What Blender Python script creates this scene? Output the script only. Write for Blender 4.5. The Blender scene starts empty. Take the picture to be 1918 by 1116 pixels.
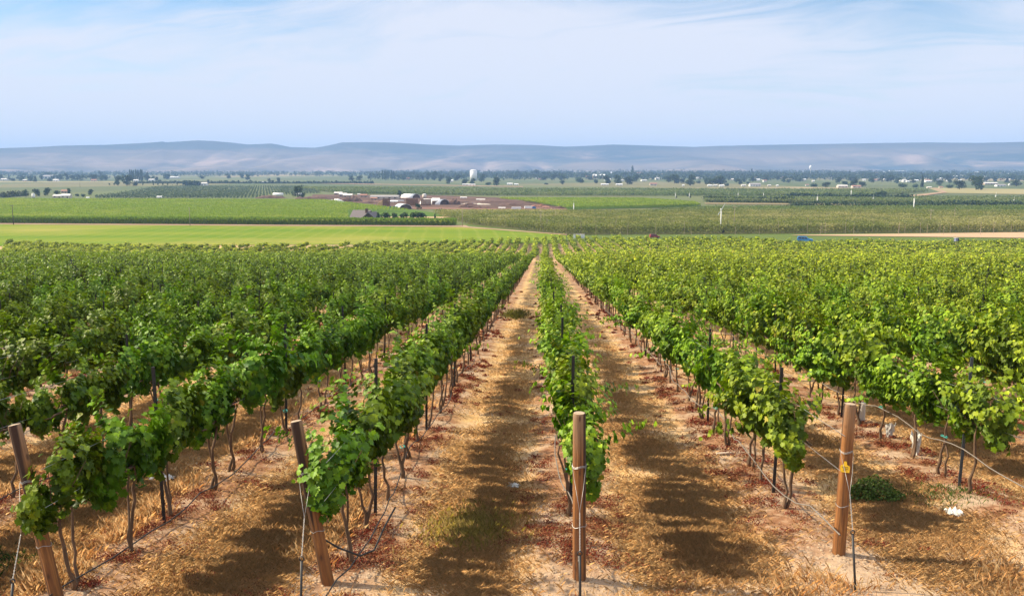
import bpy, math, random
import numpy as np
from mathutils import Vector

R = math.radians
SC = bpy.context.scene
COL = SC.collection
random.seed(7)
RNG = np.random.default_rng(11)

# ------------------------------------------------------------------ camera, sky, sun, exposure
F_PX, CX, CY = 1700.0, 959.0, 558.0
PITCH, YAW, EYE = R(8.102), R(1.890), 3.62
cam_d = bpy.data.cameras.new('camera')
cam = bpy.data.objects.new('camera', cam_d)
COL.objects.link(cam)
SC.camera = cam
cam_d.sensor_width = 36.0
cam_d.lens = 36.0 * F_PX / 1918.0
cam_d.clip_start, cam_d.clip_end = 0.1, 40000
cam.location = (0, 0, EYE)
cam.rotation_euler = (R(90) - PITCH, 0, YAW)

SUN_ELEV = R(37)
SUN_AZ = R(-81)            # measured from +Y towards +X: the sun stands to the left, a little ahead
sun_dir = Vector((math.sin(SUN_AZ) * math.cos(SUN_ELEV), math.cos(SUN_AZ) * math.cos(SUN_ELEV), math.sin(SUN_ELEV)))
sl = bpy.data.lights.new('sun', 'SUN')
sl.energy, sl.angle, sl.color = 5.0, R(1.0), (1.0, 0.87, 0.66)
so = bpy.data.objects.new('sun', sl)
COL.objects.link(so)
so.rotation_euler = (-sun_dir).to_track_quat('-Z', 'Y').to_euler()

SC.view_settings.view_transform = 'Standard'
SC.view_settings.look = 'None'
SC.view_settings.gamma = 1
SC.view_settings.exposure = 0.86

world = bpy.data.worlds.new('World')
SC.world = world
world.use_nodes = True
wt = world.node_tree
wt.nodes.clear()


def N(t, typ, **kw):
    n = t.nodes.new(typ)
    for k, v in kw.items():
        if k.startswith('i_'):
            n.inputs[k[2:].replace('_', ' ')].default_value = v
        elif k.startswith('n_'):
            n.inputs[int(k[2:])].default_value = v
        else:
            setattr(n, k, v)
    return n


def M_(t, op, a, b=None, c=None, clamp=False):
    n = t.nodes.new('ShaderNodeMath')
    n.operation, n.use_clamp = op, clamp
    for i, v in enumerate((a, b, c)):
        if v is None:
            continue
        if isinstance(v, (int, float)):
            n.inputs[i].default_value = v
        else:
            t.links.new(v, n.inputs[i])
    return n.outputs[0]


def MIX(t, f, a, b, mode='MIX'):
    n = t.nodes.new('ShaderNodeMix')
    n.data_type, n.blend_type = 'RGBA', mode
    for sock, v in ((n.inputs[0], f), (n.inputs[6], a), (n.inputs[7], b)):
        if isinstance(v, (int, float)):
            sock.default_value = v
        elif isinstance(v, tuple):
            sock.default_value = (*v, 1) if len(v) == 3 else v
        else:
            t.links.new(v, sock)
    return n.outputs[2]


def RAMP(t, f, stops):
    n = t.nodes.new('ShaderNodeValToRGB')
    e = n.color_ramp.elements
    while len(e) < len(stops):
        e.new(0.5)
    for el, (p, c) in zip(e, stops):
        el.position = p
        el.color = (c, c, c, 1) if isinstance(c, (int, float)) else (*c, 1)
    t.links.new(f, n.inputs[0])
    return n.outputs[0]


def NOISE(t, vec, scale, detail=4, rough=0.55, dist=0.0):
    n = N(t, 'ShaderNodeTexNoise')
    n.inputs['Scale'].default_value = scale
    n.inputs['Detail'].default_value = detail
    n.inputs['Roughness'].default_value = rough
    n.inputs['Distortion'].default_value = dist
    if vec is not None:
        t.links.new(vec, n.inputs['Vector'])
    return n.outputs[0]


def MAPPING(t, vec, scale=(1, 1, 1), loc=(0, 0, 0), rot=(0, 0, 0)):
    n = N(t, 'ShaderNodeMapping')
    n.inputs['Scale'].default_value = scale
    n.inputs['Location'].default_value = loc
    n.inputs['Rotation'].default_value = rot
    t.links.new(vec, n.inputs['Vector'])
    return n.outputs[0]


# sky: Nishita with a veil of cirrus spread on a high layer
sky = N(wt, 'ShaderNodeTexSky', sky_type='NISHITA', sun_disc=False)
sky.sun_elevation, sky.sun_rotation = SUN_ELEV, SUN_AZ
sky.altitude, sky.air_density, sky.dust_density, sky.ozone_density = 300, 1.0, 0.15, 2.0
SKY_STRENGTH = 0.07
SKY_OFF, SKY_LO, SKY_HI, VEIL = (7.3, 2.2, 0), 0.82, 1.52, (6.6, 6.85, 7.75)
tc = N(wt, 'ShaderNodeTexCoord')
sep = N(wt, 'ShaderNodeSeparateXYZ')
wt.links.new(tc.outputs['Generated'], sep.inputs[0])
zz = M_(wt, 'ADD', M_(wt, 'MAXIMUM', sep.outputs[2], 0.0), 0.16)
comb = N(wt, 'ShaderNodeCombineXYZ')
wt.links.new(M_(wt, 'DIVIDE', sep.outputs[0], zz), comb.inputs[0])
wt.links.new(M_(wt, 'DIVIDE', sep.outputs[1], zz), comb.inputs[1])
pl = comb.outputs[0]
pr_ = MAPPING(wt, pl, (1, 1, 1), (0, 0, 0), (0, 0, R(20)))
warp = N(wt, 'ShaderNodeTexNoise'); warp.inputs['Scale'].default_value = .55; warp.inputs['Detail'].default_value = 3
wt.links.new(pl, warp.inputs['Vector'])
wv = N(wt, 'ShaderNodeVectorMath', operation='MULTIPLY_ADD')
wt.links.new(warp.outputs['Color'], wv.inputs[0]); wv.inputs[1].default_value = (1.6, 1.6, 0); wt.links.new(pr_, wv.inputs[2])
big = NOISE(wt, MAPPING(wt, wv.outputs[0], (0.36, 0.55, 1), SKY_OFF), 1.0, 4, 0.55)
streak = NOISE(wt, MAPPING(wt, wv.outputs[0], (0.55, 2.6, 1), (1.4, 2.3, 0), (0, 0, R(-35))), 1.0, 8, 0.62, .5)
fine = NOISE(wt, MAPPING(wt, wv.outputs[0], (3.2, 7.0, 1), (5, 2, 0), (0, 0, R(30))), 1.0, 6, 0.65, 0.4)
low = M_(wt, 'MINIMUM', sep.outputs[2], 0.20)
dens = M_(wt, 'ADD', M_(wt, 'MULTIPLY', big, 2.2), M_(wt, 'MULTIPLY', streak, 1.3))
dens = M_(wt, 'ADD', dens, M_(wt, 'MULTIPLY', fine, 0.42))
dens = M_(wt, 'SUBTRACT', dens, M_(wt, 'MULTIPLY', low, 4.0))
hic = N(wt, 'ShaderNodeMapRange', interpolation_type='SMOOTHSTEP')     # extra veil cover above the view, added to lift the ground shadows
wt.links.new(sep.outputs[2], hic.inputs[0])
hic.inputs[1].default_value, hic.inputs[2].default_value, hic.inputs[3].default_value, hic.inputs[4].default_value = .20, .45, 0.0, 0.75
dens = M_(wt, 'ADD', dens, hic.outputs[0])
dn = N(wt, 'ShaderNodeMapRange'); wt.links.new(dens, dn.inputs[0])
dn.inputs[1].default_value, dn.inputs[2].default_value = SKY_LO, SKY_HI
cov = RAMP(wt, dn.outputs[0], [(0.0, 0.05), (0.45, 0.45), (0.8, 0.82), (1.0, 0.96)])
hsv = N(wt, 'ShaderNodeHueSaturation')
hsv.inputs['Saturation'].default_value = 1.5
hsv.inputs['Value'].default_value = 1.12
wt.links.new(sky.outputs[0], hsv.inputs['Color'])
hiz = N(wt, 'ShaderNodeMapRange', interpolation_type='SMOOTHSTEP')     # veil brightened above the view, added as fill for the shaded ground
wt.links.new(sep.outputs[2], hiz.inputs[0])
hiz.inputs[1].default_value, hiz.inputs[2].default_value, hiz.inputs[3].default_value, hiz.inputs[4].default_value = .20, .60, 1.0, 1.25
veil = N(wt, 'ShaderNodeVectorMath', operation='SCALE')
veil.inputs[0].default_value = VEIL
wt.links.new(hiz.outputs[0], veil.inputs['Scale'])
mix = MIX(wt, cov, hsv.outputs[0], veil.outputs[0])
bg = N(wt, 'ShaderNodeBackground')
bg.inputs[1].default_value = SKY_STRENGTH
wt.links.new(mix, bg.inputs[0])
wo = N(wt, 'ShaderNodeOutputWorld')
wt.links.new(bg.outputs[0], wo.inputs[0])

SC.cycles.max_bounces = 6
SC.cycles.diffuse_bounces = 3
SC.cycles.glossy_bounces = 2
SC.cycles.transmission_bounces = 4
SC.cycles.volume_bounces = 2
SC.cycles.transparent_max_bounces = 4

# ------------------------------------------------------------------ land profile and photo geometry
_PY = np.array([-400, -60, 0, 150, 185, 200, 240, 300, 400, 816, 1500, 2500, 3200, 4300, 9000, 30000], float)
_PZ = np.array([30, 5.0, 0, -12.5, -15.45, -16.6, -18.6, -19.95, -20.8, -22.2, -23.2, -23.6, -21.5, -17.0, -8.0, -8.0])
_gy = np.concatenate([np.arange(-400, 900, 2.0), np.geomspace(900, 30000, 200)])
_gz = np.interp(_gy, _PY, _PZ)
_near = _gy < 880
_k = np.hanning(21); _k /= _k.sum()
_sm = np.convolve(np.pad(_gz[_near], 10, mode='edge'), _k, 'valid')
_gz[_near] = np.where((_gy[_near] > 120) & (_gy[_near] < 850), _sm, _gz[_near])


def _hash(ix, iy, seed):
    h = (ix * 374761393 + iy * 668265263 + seed * 1442695041) & 0xffffffff
    h = ((h ^ (h >> 13)) * 1274126177) & 0xffffffff
    return ((h ^ (h >> 16)) & 0xffff) / 65535.0


def vnoise(x, y, seed=0):
    x = np.asarray(x, float); y = np.asarray(y, float)
    ix = np.floor(x).astype(np.int64); iy = np.floor(y).astype(np.int64)
    fx = x - ix; fy = y - iy
    fx = fx * fx * (3 - 2 * fx); fy = fy * fy * (3 - 2 * fy)
    a = _hash(ix, iy, seed); b = _hash(ix + 1, iy, seed)
    c = _hash(ix, iy + 1, seed); d = _hash(ix + 1, iy + 1, seed)
    return (a * (1 - fx) + b * fx) * (1 - fy) + (c * (1 - fx) + d * fx) * fy


def row_t(x):
    a = np.asarray(x, float) - 0.42
    sp = np.where(a > 0, 2.92, 2.6)
    u = a / sp
    return np.abs(u - np.round(u)) * sp


def zg(x, y):
    x = np.asarray(x, float); y = np.asarray(y, float)
    z = np.interp(y, _gy, _gz)
    w = np.clip((90 - y) / 50, 0, 1) * np.clip((60 - np.abs(x)) / 25, 0, 1)
    n = (vnoise(x / 1.7, y / 2.3, 1) - .5) * .07 + (vnoise(x / .55, y / .7, 2) - .5) * .035 + (vnoise(x / .2, y / .2, 3) - .5) * .016
    t = row_t(x)
    berm = np.exp(-(t / 0.45) ** 2) * 0.05 - np.exp(-((t - .85) / 0.22) ** 2) * 0.03
    return z + w * (n + berm * np.clip((y - 8) / 3, 0, 1))


_ct, _st = math.cos(PITCH), math.sin(PITCH)
_cy, _sy = math.cos(YAW), math.sin(YAW)


def ray(px, py):
    x = (px - CX) / F_PX; y = -(py - CY) / F_PX
    fy = _ct + y * _st; fz = y * _ct - _st
    return np.array([x * _cy - fy * _sy, x * _sy + fy * _cy, fz])


def gp(px, py):
    """point on the land seen at a photo pixel, and metres per photo pixel there"""
    d = ray(px, py)
    ts = np.concatenate([np.linspace(2, 700, 3000), np.geomspace(700, 40000, 3000)])
    zz_ = EYE + d[2] * ts - np.interp(d[1] * ts, _gy, _gz)
    i = int(np.argmax(zz_ < 0)) or len(ts) - 1
    t = ts[i - 1] + (ts[i] - ts[i - 1]) * zz_[i - 1] / (zz_[i - 1] - zz_[i])
    return d[0] * t, d[1] * t, float(np.interp(d[1] * t, _gy, _gz)), t / F_PX


def at(px, py, Y):
    d = ray(px, py); t = Y / d[1]
    return Vector((d[0] * t, Y, EYE + d[2] * t))


def project(x, y, z):
    x = np.asarray(x, float); y = np.asarray(y, float); z = np.asarray(z, float) - EYE
    fx = x * _cy + y * _sy; fy = -x * _sy + y * _cy
    c = fy * _ct - z * _st; u = fy * _st + z * _ct
    c = np.where(c < .05, .05, c)
    return CX + F_PX * fx / c, CY - F_PX * u / c


# ------------------------------------------------------------------ mesh helpers
def raw_mesh(name, V, Fs, mat=None, tint=None, smooth=False):
    """V (n,3); Fs an int array (m,k)"""
    V = np.ascontiguousarray(V, np.float32); Fs = np.ascontiguousarray(Fs, np.int32)
    me = bpy.data.meshes.new(name)
    m, k = Fs.shape
    me.vertices.add(len(V)); me.vertices.foreach_set('co', V.ravel())
    me.loops.add(m * k); me.loops.foreach_set('vertex_index', Fs.ravel())
    me.polygons.add(m)
    me.polygons.foreach_set('loop_start', np.arange(0, m * k, k, dtype=np.int32))
    me.polygons.foreach_set('loop_total', np.full(m, k, np.int32))
    if smooth:
        me.polygons.foreach_set('use_smooth', np.ones(m, bool))
    if tint is not None:
        a = me.attributes.new('tint', 'FLOAT_COLOR', 'POINT')
        c = np.ones((len(V), 4), np.float32); c[:, :3] = tint
        a.data.foreach_set('color', c.ravel())
    me.update(calc_edges=True)
    if mat:
        me.materials.append(mat)
    return me


def obj(name, me, parent=None, loc=None):
    o = bpy.data.objects.new(name, me)
    COL.objects.link(o)
    if parent:
        o.parent = parent
    if loc is not None:
        o.location = loc
    return o


def tag(o, label=None, cat=None, group=None, kind=None):
    if label: o['label'] = label
    if cat: o['category'] = cat
    if group: o['group'] = group
    if kind: o['kind'] = kind
    return o


def empty(name, loc, rz=0.0, scale=None):
    o = bpy.data.objects.new(name, None)
    COL.objects.link(o)
    o.empty_display_size = 0.2
    o.location = loc
    o.rotation_euler = (0, 0, rz)
    if scale is not None:
        o.scale = scale
    return o


class MB:
    """collects polygons of a single part"""
    def __init__(s):
        s.v, s.f = [], []

    def poly(s, pts, faces):
        b = len(s.v)
        s.v += [tuple(p) for p in pts]
        s.f += [tuple(i + b for i in f) for f in faces]
        return s

    def box(s, c, d, rz=0, taper=1.0, shear=0):
        cx, cy, cz = c; x, y, z = d[0] / 2, d[1] / 2, d[2]
        ca, sa = math.cos(rz), math.sin(rz)
        pts = []
        for (i, j, k) in ((-1, -1, 0), (1, -1, 0), (1, 1, 0), (-1, 1, 0), (-1, -1, 1), (1, -1, 1), (1, 1, 1), (-1, 1, 1)):
            w = taper if k else 1
            px, py = i * x * w + shear * k, j * y * w
            pts.append((cx + px * ca - py * sa, cy + px * sa + py * ca, cz + k * z))
        return s.poly(pts, [(0, 3, 2, 1), (4, 5, 6, 7), (0, 1, 5, 4), (1, 2, 6, 5), (2, 3, 7, 6), (3, 0, 4, 7)])

    def gable(s, c, d, rise, over=0.3, thick=0.15, rz=0):
        """pitched roof, ridge along local x; c = centre at eaves height"""
        cx, cy, cz = c; x, y = d[0] / 2 + over, d[1] / 2 + over
        ca, sa = math.cos(rz), math.sin(rz)
        P = []
        for xx in (-x, x):
            P += [(xx, -y, -0.1), (xx, 0, rise), (xx, y, -0.1), (xx, y, -0.1 + thick), (xx, 0, rise + thick), (xx, -y, -0.1 + thick)]
        P = [(cx + a * ca - b * sa, cy + a * sa + b * ca, cz + q) for a, b, q in P]
        fs = [(0, 1, 4, 5), (1, 2, 3, 4), (11, 10, 7, 6), (10, 9, 8, 7)]
        for i in range(6):
            j = (i + 1) % 6
            fs.append((i, j, j + 6, i + 6))
        return s.poly(P, fs)

    def prism(s, c, d, rise, rz=0):
        """box with gable ends, ridge along local x"""
        cx, cy, cz = c; x, y, h = d[0] / 2, d[1] / 2, d[2]
        ca, sa = math.cos(rz), math.sin(rz)
        P = []
        for xx in (-x, x):
            P += [(xx, -y, 0), (xx, y, 0), (xx, y, h), (xx, 0, h + rise), (xx, -y, h)]
        P = [(cx + a * ca - b * sa, cy + a * sa + b * ca, cz + q) for a, b, q in P]
        fs = [(0, 4, 3, 2, 1), (5, 6, 7, 8, 9)] + [(i, (i + 1) % 5, (i + 1) % 5 + 5, i + 5) for i in range(5)]
        return s.poly(P, fs)

    def tube(s, pts, rad, n=8, caps=True):
        pts = [Vector(p) for p in pts]
        rad = rad if hasattr(rad, '__len__') else [rad] * len(pts)
        b = len(s.v)
        up0 = Vector((0.31, 0.17, 0.93))
        for i, p in enumerate(pts):
            t = (pts[min(i + 1, len(pts) - 1)] - pts[max(i - 1, 0)])
            t = t.normalized() if t.length > 1e-9 else Vector((0, 0, 1))
            r = up0 if abs(t.dot(up0)) < 0.95 else Vector((1, 0, 0))
            u = t.cross(r).normalized(); w = t.cross(u)
            for k in range(n):
                a = 2 * math.pi * k / n
                s.v.append(tuple(p + (u * math.cos(a) + w * math.sin(a)) * rad[i]))
        for i in range(len(pts) - 1):
            for k in range(n):
                a = b + i * n + k; c = b + i * n + (k + 1) % n
                s.f.append((a, c, c + n, a + n))
        if caps:
            s.f.append(tuple(b + k for k in range(n))[::-1])
            e = b + (len(pts) - 1) * n
            s.f.append(tuple(e + k for k in range(n)))
        return s

    def lathe(s, c, prof, n=20):
        b = len(s.v)
        for r, z in prof:
            for k in range(n):
                a = 2 * math.pi * k / n
                s.v.append((c[0] + r * math.cos(a), c[1] + r * math.sin(a), c[2] + z))
        for i in range(len(prof) - 1):
            for k in range(n):
                a = b + i * n + k; d = b + i * n + (k + 1) % n
                s.f.append((a, d, d + n, a + n))
        s.f.append(tuple(b + k for k in range(n))[::-1])
        e = b + (len(prof) - 1) * n
        s.f.append(tuple(e + k for k in range(n)))
        return s

    def build(s, name, mat, parent=None, loc=None, smooth=False):
        me = bpy.data.meshes.new(name)
        me.from_pydata(s.v, [], s.f)
        me.update()
        if smooth:
            for p in me.polygons:
                p.use_smooth = True
        me.materials.append(mat)
        return obj(name, me, parent, loc)


# ------------------------------------------------------------------ materials
def mat_new(name):
    m = bpy.data.materials.new(name)
    m.use_nodes = True
    t = m.node_tree
    t.nodes.clear()
    out = N(t, 'ShaderNodeOutputMaterial')
    return m, t, out


def paint(name, col, rough=0.6, var=0.25, scale=3.0, metal=0.0, bump=0.0, stretch=(1, 1, 1), col2=None):
    m, t, out = mat_new(name)
    p = N(t, 'ShaderNodeBsdfPrincipled')
    c = N(t, 'ShaderNodeTexCoord')
    v = MAPPING(t, c.outputs['Object'], stretch)
    n = NOISE(t, v, scale, 5, 0.6)
    c2 = col2 or tuple(max(0, a * (1 - var)) for a in col)
    f = RAMP(t, n, [(0.3, 0.0), (0.7, 1.0)])
    t.links.new(MIX(t, f, c2, col), p.inputs['Base Color'])
    p.inputs['Roughness'].default_value = rough
    p.inputs['Metallic'].default_value = metal
    if bump:
        b = N(t, 'ShaderNodeBump')
        b.inputs['Strength'].default_value = bump
        b.inputs['Distance'].default_value = 0.02
        t.links.new(n, b.inputs['Height'])
        t.links.new(b.outputs[0], p.inputs['Normal'])
    t.links.new(p.outputs[0], out.inputs[0])
    return m


def leafy(name, transl=0.35, rough=0.5, spec=0.35, obvar=0.0, tcol=(1.5, 1.7, 0.45), back=(1.15, 1.1, 1.3)):
    """foliage: per-leaf colour from the tint attribute, light passes through the blade"""
    m, t, out = mat_new(name)
    a = N(t, 'ShaderNodeAttribute', attribute_name='tint')
    col = a.outputs['Color']
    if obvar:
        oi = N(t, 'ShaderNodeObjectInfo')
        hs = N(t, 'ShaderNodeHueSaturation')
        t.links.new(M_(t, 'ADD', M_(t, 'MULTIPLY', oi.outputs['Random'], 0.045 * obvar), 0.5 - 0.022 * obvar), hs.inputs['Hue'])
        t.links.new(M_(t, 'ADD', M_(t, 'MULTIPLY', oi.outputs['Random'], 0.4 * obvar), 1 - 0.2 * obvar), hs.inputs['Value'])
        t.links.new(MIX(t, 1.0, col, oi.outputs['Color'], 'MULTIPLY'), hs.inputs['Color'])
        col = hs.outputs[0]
    g = N(t, 'ShaderNodeNewGeometry')
    colb = MIX(t, 1.0, col, (*back, 1), 'MULTIPLY')
    fc = MIX(t, g.outputs['Backfacing'], col, colb)
    p = N(t, 'ShaderNodeBsdfPrincipled')
    t.links.new(fc, p.inputs['Base Color'])
    p.inputs['Roughness'].default_value = rough
    p.inputs['Specular IOR Level'].default_value = spec
    tr = N(t, 'ShaderNodeBsdfTranslucent')
    t.links.new(MIX(t, 1.0, col, (*tcol, 1), 'MULTIPLY'), tr.inputs[0])
    ms = N(t, 'ShaderNodeMixShader')
    ms.inputs[0].default_value = transl
    t.links.new(p.outputs[0], ms.inputs[1])
    t.links.new(tr.outputs[0], ms.inputs[2])
    t.links.new(ms.outputs[0], out.inputs[0])
    return m


M_LEAF = leafy('vine_leaf', 0.15, 0.5, 0.18, 0.9, back=(1.05, 1.05, 1.15))
M_TREE = leafy('tree_leaf', 0.15, 0.7, 0.15, 0.5, (1.2, 1.4, 0.6))
M_CROP = leafy('crop_leaf', 0.3, 0.6, 0.2)
M_GRASS = leafy('dry_grass_blade', 0.5, 0.7, 0.15, 0, (1.1, 1.05, 0.9), (1, 1, 1))
M_LITTER = leafy('litter_leaf', 0.1, 0.8, 0.1, 0, (1.2, 1.0, 0.7), (1, 1, 1))
M_BARK = paint('vine_bark', (0.17, 0.10, 0.055), 0.9, 0.6, 14, 0, 0.9, (1, 1, .25))
M_TBARK = paint('tree_bark', (0.10, 0.075, 0.05), 0.9, 0.4, 4)
M_STEEL = paint('black_steel', (0.018, 0.016, 0.016), 0.6, 0.4, 8)
M_STEELB = paint('slate_steel', (0.05, 0.065, 0.075), 0.5, 0.3, 8)
M_WIRE = paint('galvanised_wire', (0.42, 0.40, 0.37), 0.45, 0.3, 20, 0.6)
M_HOSE = paint('hose_rubber', (0.022, 0.021, 0.021), 0.55, 0.3, 10)
M_HOSEG = paint('dusty_hose', (0.20, 0.17, 0.14), 0.75, 0.3, 10)
M_TEAL = paint('teal_tie', (0.03, 0.36, 0.30), 0.5, 0.1, 10)
M_WHITE = paint('white_sheet', (0.62, 0.60, 0.55), 0.65, 0.3, 14)
M_YEL = paint('yellow_tag', (0.80, 0.50, 0.02), 0.45, 0.06, 30)
M_INK = paint('black_ink', (0.03, 0.02, 0.015), 0.7, 0.2, 10)


def wood_mat():
    m, t, out = mat_new('post_wood')
    c = N(t, 'ShaderNodeTexCoord')
    v = c.outputs['Object']
    grain = NOISE(t, MAPPING(t, v, (30, 30, 1.6)), 1.0, 6, 0.65, 0.4)
    patch = NOISE(t, MAPPING(t, v, (5, 5, 1.5)), 1.0, 4)
    crack = NOISE(t, MAPPING(t, v, (11, 11, .35), (2, 1, 4)), 1.0, 2)
    base = MIX(t, RAMP(t, grain, [(0.3, 0.0), (0.7, 1.0)]), (0.12, 0.040, 0.008), (0.37, 0.155, 0.036))
    base = MIX(t, RAMP(t, patch, [(0.52, 0.0), (0.75, 0.25)]), base, (0.40, 0.24, 0.11))
    s = N(t, 'ShaderNodeSeparateXYZ'); t.links.new(v, s.inputs[0])
    top = RAMP(t, M_(t, 'ADD', s.outputs[2], M_(t, 'MULTIPLY', patch, 0.35)), [(0.0, 0.0), (1.0, 1.0)])
    n = N(t, 'ShaderNodeMapRange'); t.links.new(M_(t, 'ADD', s.outputs[2], M_(t, 'MULTIPLY', patch, 0.5)), n.inputs[0])
    n.inputs[1].default_value, n.inputs[2].default_value = 1.55, 2.05
    base = MIX(t, n.outputs[0], base, (0.24, 0.15, 0.085))
    blotch = NOISE(t, MAPPING(t, v, (9, 9, 1.2), (1, 5, 2)), 1.0, 5, 0.7)
    base = MIX(t, RAMP(t, blotch, [(0.46, 0.0), (0.66, 0.75)]), base, (0.13, 0.045, 0.014))
    knot = N(t, 'ShaderNodeTexVoronoi'); knot.inputs['Scale'].default_value = 1.0
    t.links.new(MAPPING(t, v, (7, 7, 3.2), (.3, .2, .1)), knot.inputs['Vector'])
    base = MIX(t, RAMP(t, knot.outputs[0], [(0.10, 0.85), (0.17, 0.0)]), base, (0.06, 0.022, 0.008))
    base = MIX(t, RAMP(t, crack, [(0.36, 1.0), (0.43, 0.0)]), base, (0.035, 0.014, 0.006))
    p = N(t, 'ShaderNodeBsdfPrincipled')
    t.links.new(base, p.inputs['Base Color'])
    p.inputs['Roughness'].default_value = 0.8
    b = N(t, 'ShaderNodeBump'); b.inputs['Strength'].default_value = 0.8; b.inputs['Distance'].default_value = 0.015
    t.links.new(M_(t, 'ADD', grain, M_(t, 'MULTIPLY', crack, 1.0)), b.inputs['Height'])
    t.links.new(b.outputs[0], p.inputs['Normal'])
    t.links.new(p.outputs[0], out.inputs[0])
    return m


M_POST = wood_mat()
M_ENDGRAIN = paint('cut_wood', (0.50, 0.37, 0.24), 0.85, 0.45, 18, 0, 0.4)


def ground_mat():
    m, t, out = mat_new('ground_soil')
    g = N(t, 'ShaderNodeNewGeometry')
    P = g.outputs['Position']
    s = N(t, 'ShaderNodeSeparateXYZ'); t.links.new(P, s.inputs[0])
    X, Y = s.outputs[0], s.outputs[1]
    a = M_(t, 'SUBTRACT', X, 0.42)
    spac = M_(t, 'ADD', 2.6, M_(t, 'MULTIPLY', M_(t, 'GREATER_THAN', a, 0.0), 0.32))
    wob = NOISE(t, P, 0.9, 3)
    a2 = M_(t, 'ADD', a, M_(t, 'MULTIPLY', M_(t, 'SUBTRACT', wob, 0.5), 0.7))
    fr = M_(t, 'FRACT', M_(t, 'ADD', M_(t, 'DIVIDE', a2, spac), 100.5))
    tt = M_(t, 'MULTIPLY', M_(t, 'ABSOLUTE', M_(t, 'SUBTRACT', fr, 0.5)), spac)   # metres from the vine row
    n1 = NOISE(t, P, 1.3, 6, 0.6)
    n2 = NOISE(t, P, 7.0, 6, 0.65)
    n3 = NOISE(t, MAPPING(t, P, (40, 14, 14)), 1.0, 4, 0.7)
    n4 = NOISE(t, MAPPING(t, P, (12, 45, 14), (3, 3, 3), (0, 0, R(15))), 1.0, 4, 0.7)
    sand = MIX(t, RAMP(t, n2, [(0.3, 0.0), (0.7, 1.0)]), (0.36, 0.25, 0.16), (0.54, 0.40, 0.27))
    fib = M_(t, 'MULTIPLY', M_(t, 'ADD', n3, n4), 0.5)
    straw = MIX(t, RAMP(t, fib, [(0.38, 0.0), (0.60, 1.0)]), (0.40, 0.24, 0.095), (0.72, 0.48, 0.215))
    brown = MIX(t, RAMP(t, n2, [(0.35, 0.0), (0.68, 1.0)]), (0.20, 0.088, 0.042), (0.42, 0.235, 0.125))
    lane = RAMP(t, M_(t, 'ADD', tt, M_(t, 'MULTIPLY', n1, 0.5)), [(0.62, 0.0), (0.95, 1.0)])
    body = MIX(t, lane, MIX(t, RAMP(t, n1, [(0.46, 0.0), (0.70, 0.8)]), brown, sand), straw)
    bare = RAMP(t, M_(t, 'ADD', n1, M_(t, 'MULTIPLY', n2, 0.25)), [(0.60, 0.0), (0.74, 1.0)])
    body = MIX(t, M_(t, 'MULTIPLY', bare, 0.7), body, sand)
    # headland in front of the posts: trodden bare soil with straw
    head = N(t, 'ShaderNodeMapRange'); head.interpolation_type = 'SMOOTHSTEP'
    t.links.new(M_(t, 'ADD', M_(t, 'SUBTRACT', Y, M_(t, 'MULTIPLY', X, 0.2)), M_(t, 'MULTIPLY', n1, 2.4)), head.inputs[0])
    head.inputs[1].default_value, head.inputs[2].default_value = 11.4, 9.6
    hs_ = MIX(t, RAMP(t, fib, [(0.50, 0.0), (0.62, 1.0)]), sand, (0.55, 0.35, 0.15))
    body = MIX(t, M_(t, 'MULTIPLY', head.outputs[0], 0.85), body, hs_)
    # the valley floor: long patches of orchards, pasture and dry fields
    vv = N(t, 'ShaderNodeTexVoronoi', feature='F1')
    t.links.new(MAPPING(t, P, (0.0032, 0.0016, 0), (0.3, 0.6, 0), (0, 0, R(4))), vv.inputs['Vector'])
    vv.inputs['Scale'].default_value = 1.0
    sp = N(t, 'ShaderNodeSeparateColor'); t.links.new(vv.outputs['Color'], sp.inputs[0])
    fieldc = N(t, 'ShaderNodeValToRGB')
    cr = fieldc.color_ramp; cr.interpolation = 'CONSTANT'
    cols = [(0.0, (0.075, 0.105, 0.038)), (0.28, (0.115, 0.135, 0.05)), (0.5, (0.055, 0.085, 0.034)), (0.68, (0.17, 0.155, 0.07)), (0.8, (0.10, 0.13, 0.045)), (0.92, (0.30, 0.235, 0.13))]
    while len(cr.elements) < len(cols):
        cr.elements.new(0.5)
    for e, (p_, c_) in zip(cr.elements, cols):
        e.position = p_; e.color = (*c_, 1)
    t.links.new(sp.outputs[0], fieldc.inputs[0])
    nv = NOISE(t, MAPPING(t, P, (0.02, 0.004, 0)), 1.0, 6, 0.65)
    val = MIX(t, RAMP(t, nv, [(0.35, 0.0), (0.65, 0.6)]), fieldc.outputs[0], (0.13, 0.125, 0.055))
    far = N(t, 'ShaderNodeMapRange')
    t.links.new(Y, far.inputs[0])
    far.inputs[1].default_value, far.inputs[2].default_value = 395, 420
    sandfar = MIX(t, RAMP(t, n1, [(0.4, 0.0), (0.6, 1.0)]), (0.42, 0.25, 0.12), (0.56, 0.39, 0.22))
    midg = N(t, 'ShaderNodeMapRange'); t.links.new(Y, midg.inputs[0])
    midg.inputs[1].default_value, midg.inputs[2].default_value = 255, 300
    sandfar = MIX(t, M_(t, 'MULTIPLY', midg.outputs[0], 1.0), sandfar, MIX(t, n1, (0.07, 0.115, 0.02), (0.12, 0.15, 0.035)))
    midf = N(t, 'ShaderNodeMapRange'); t.links.new(Y, midf.inputs[0])
    midf.inputs[1].default_value, midf.inputs[2].default_value = 170, 200
    body = MIX(t, midf.outputs[0], body, sandfar)
    colr = MIX(t, far.outputs[0], body, val)
    p = N(t, 'ShaderNodeBsdfPrincipled')
    t.links.new(colr, p.inputs['Base Color'])
    p.inputs['Roughness'].default_value = 0.95
    p.inputs['Specular IOR Level'].default_value = 0.1
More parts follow.
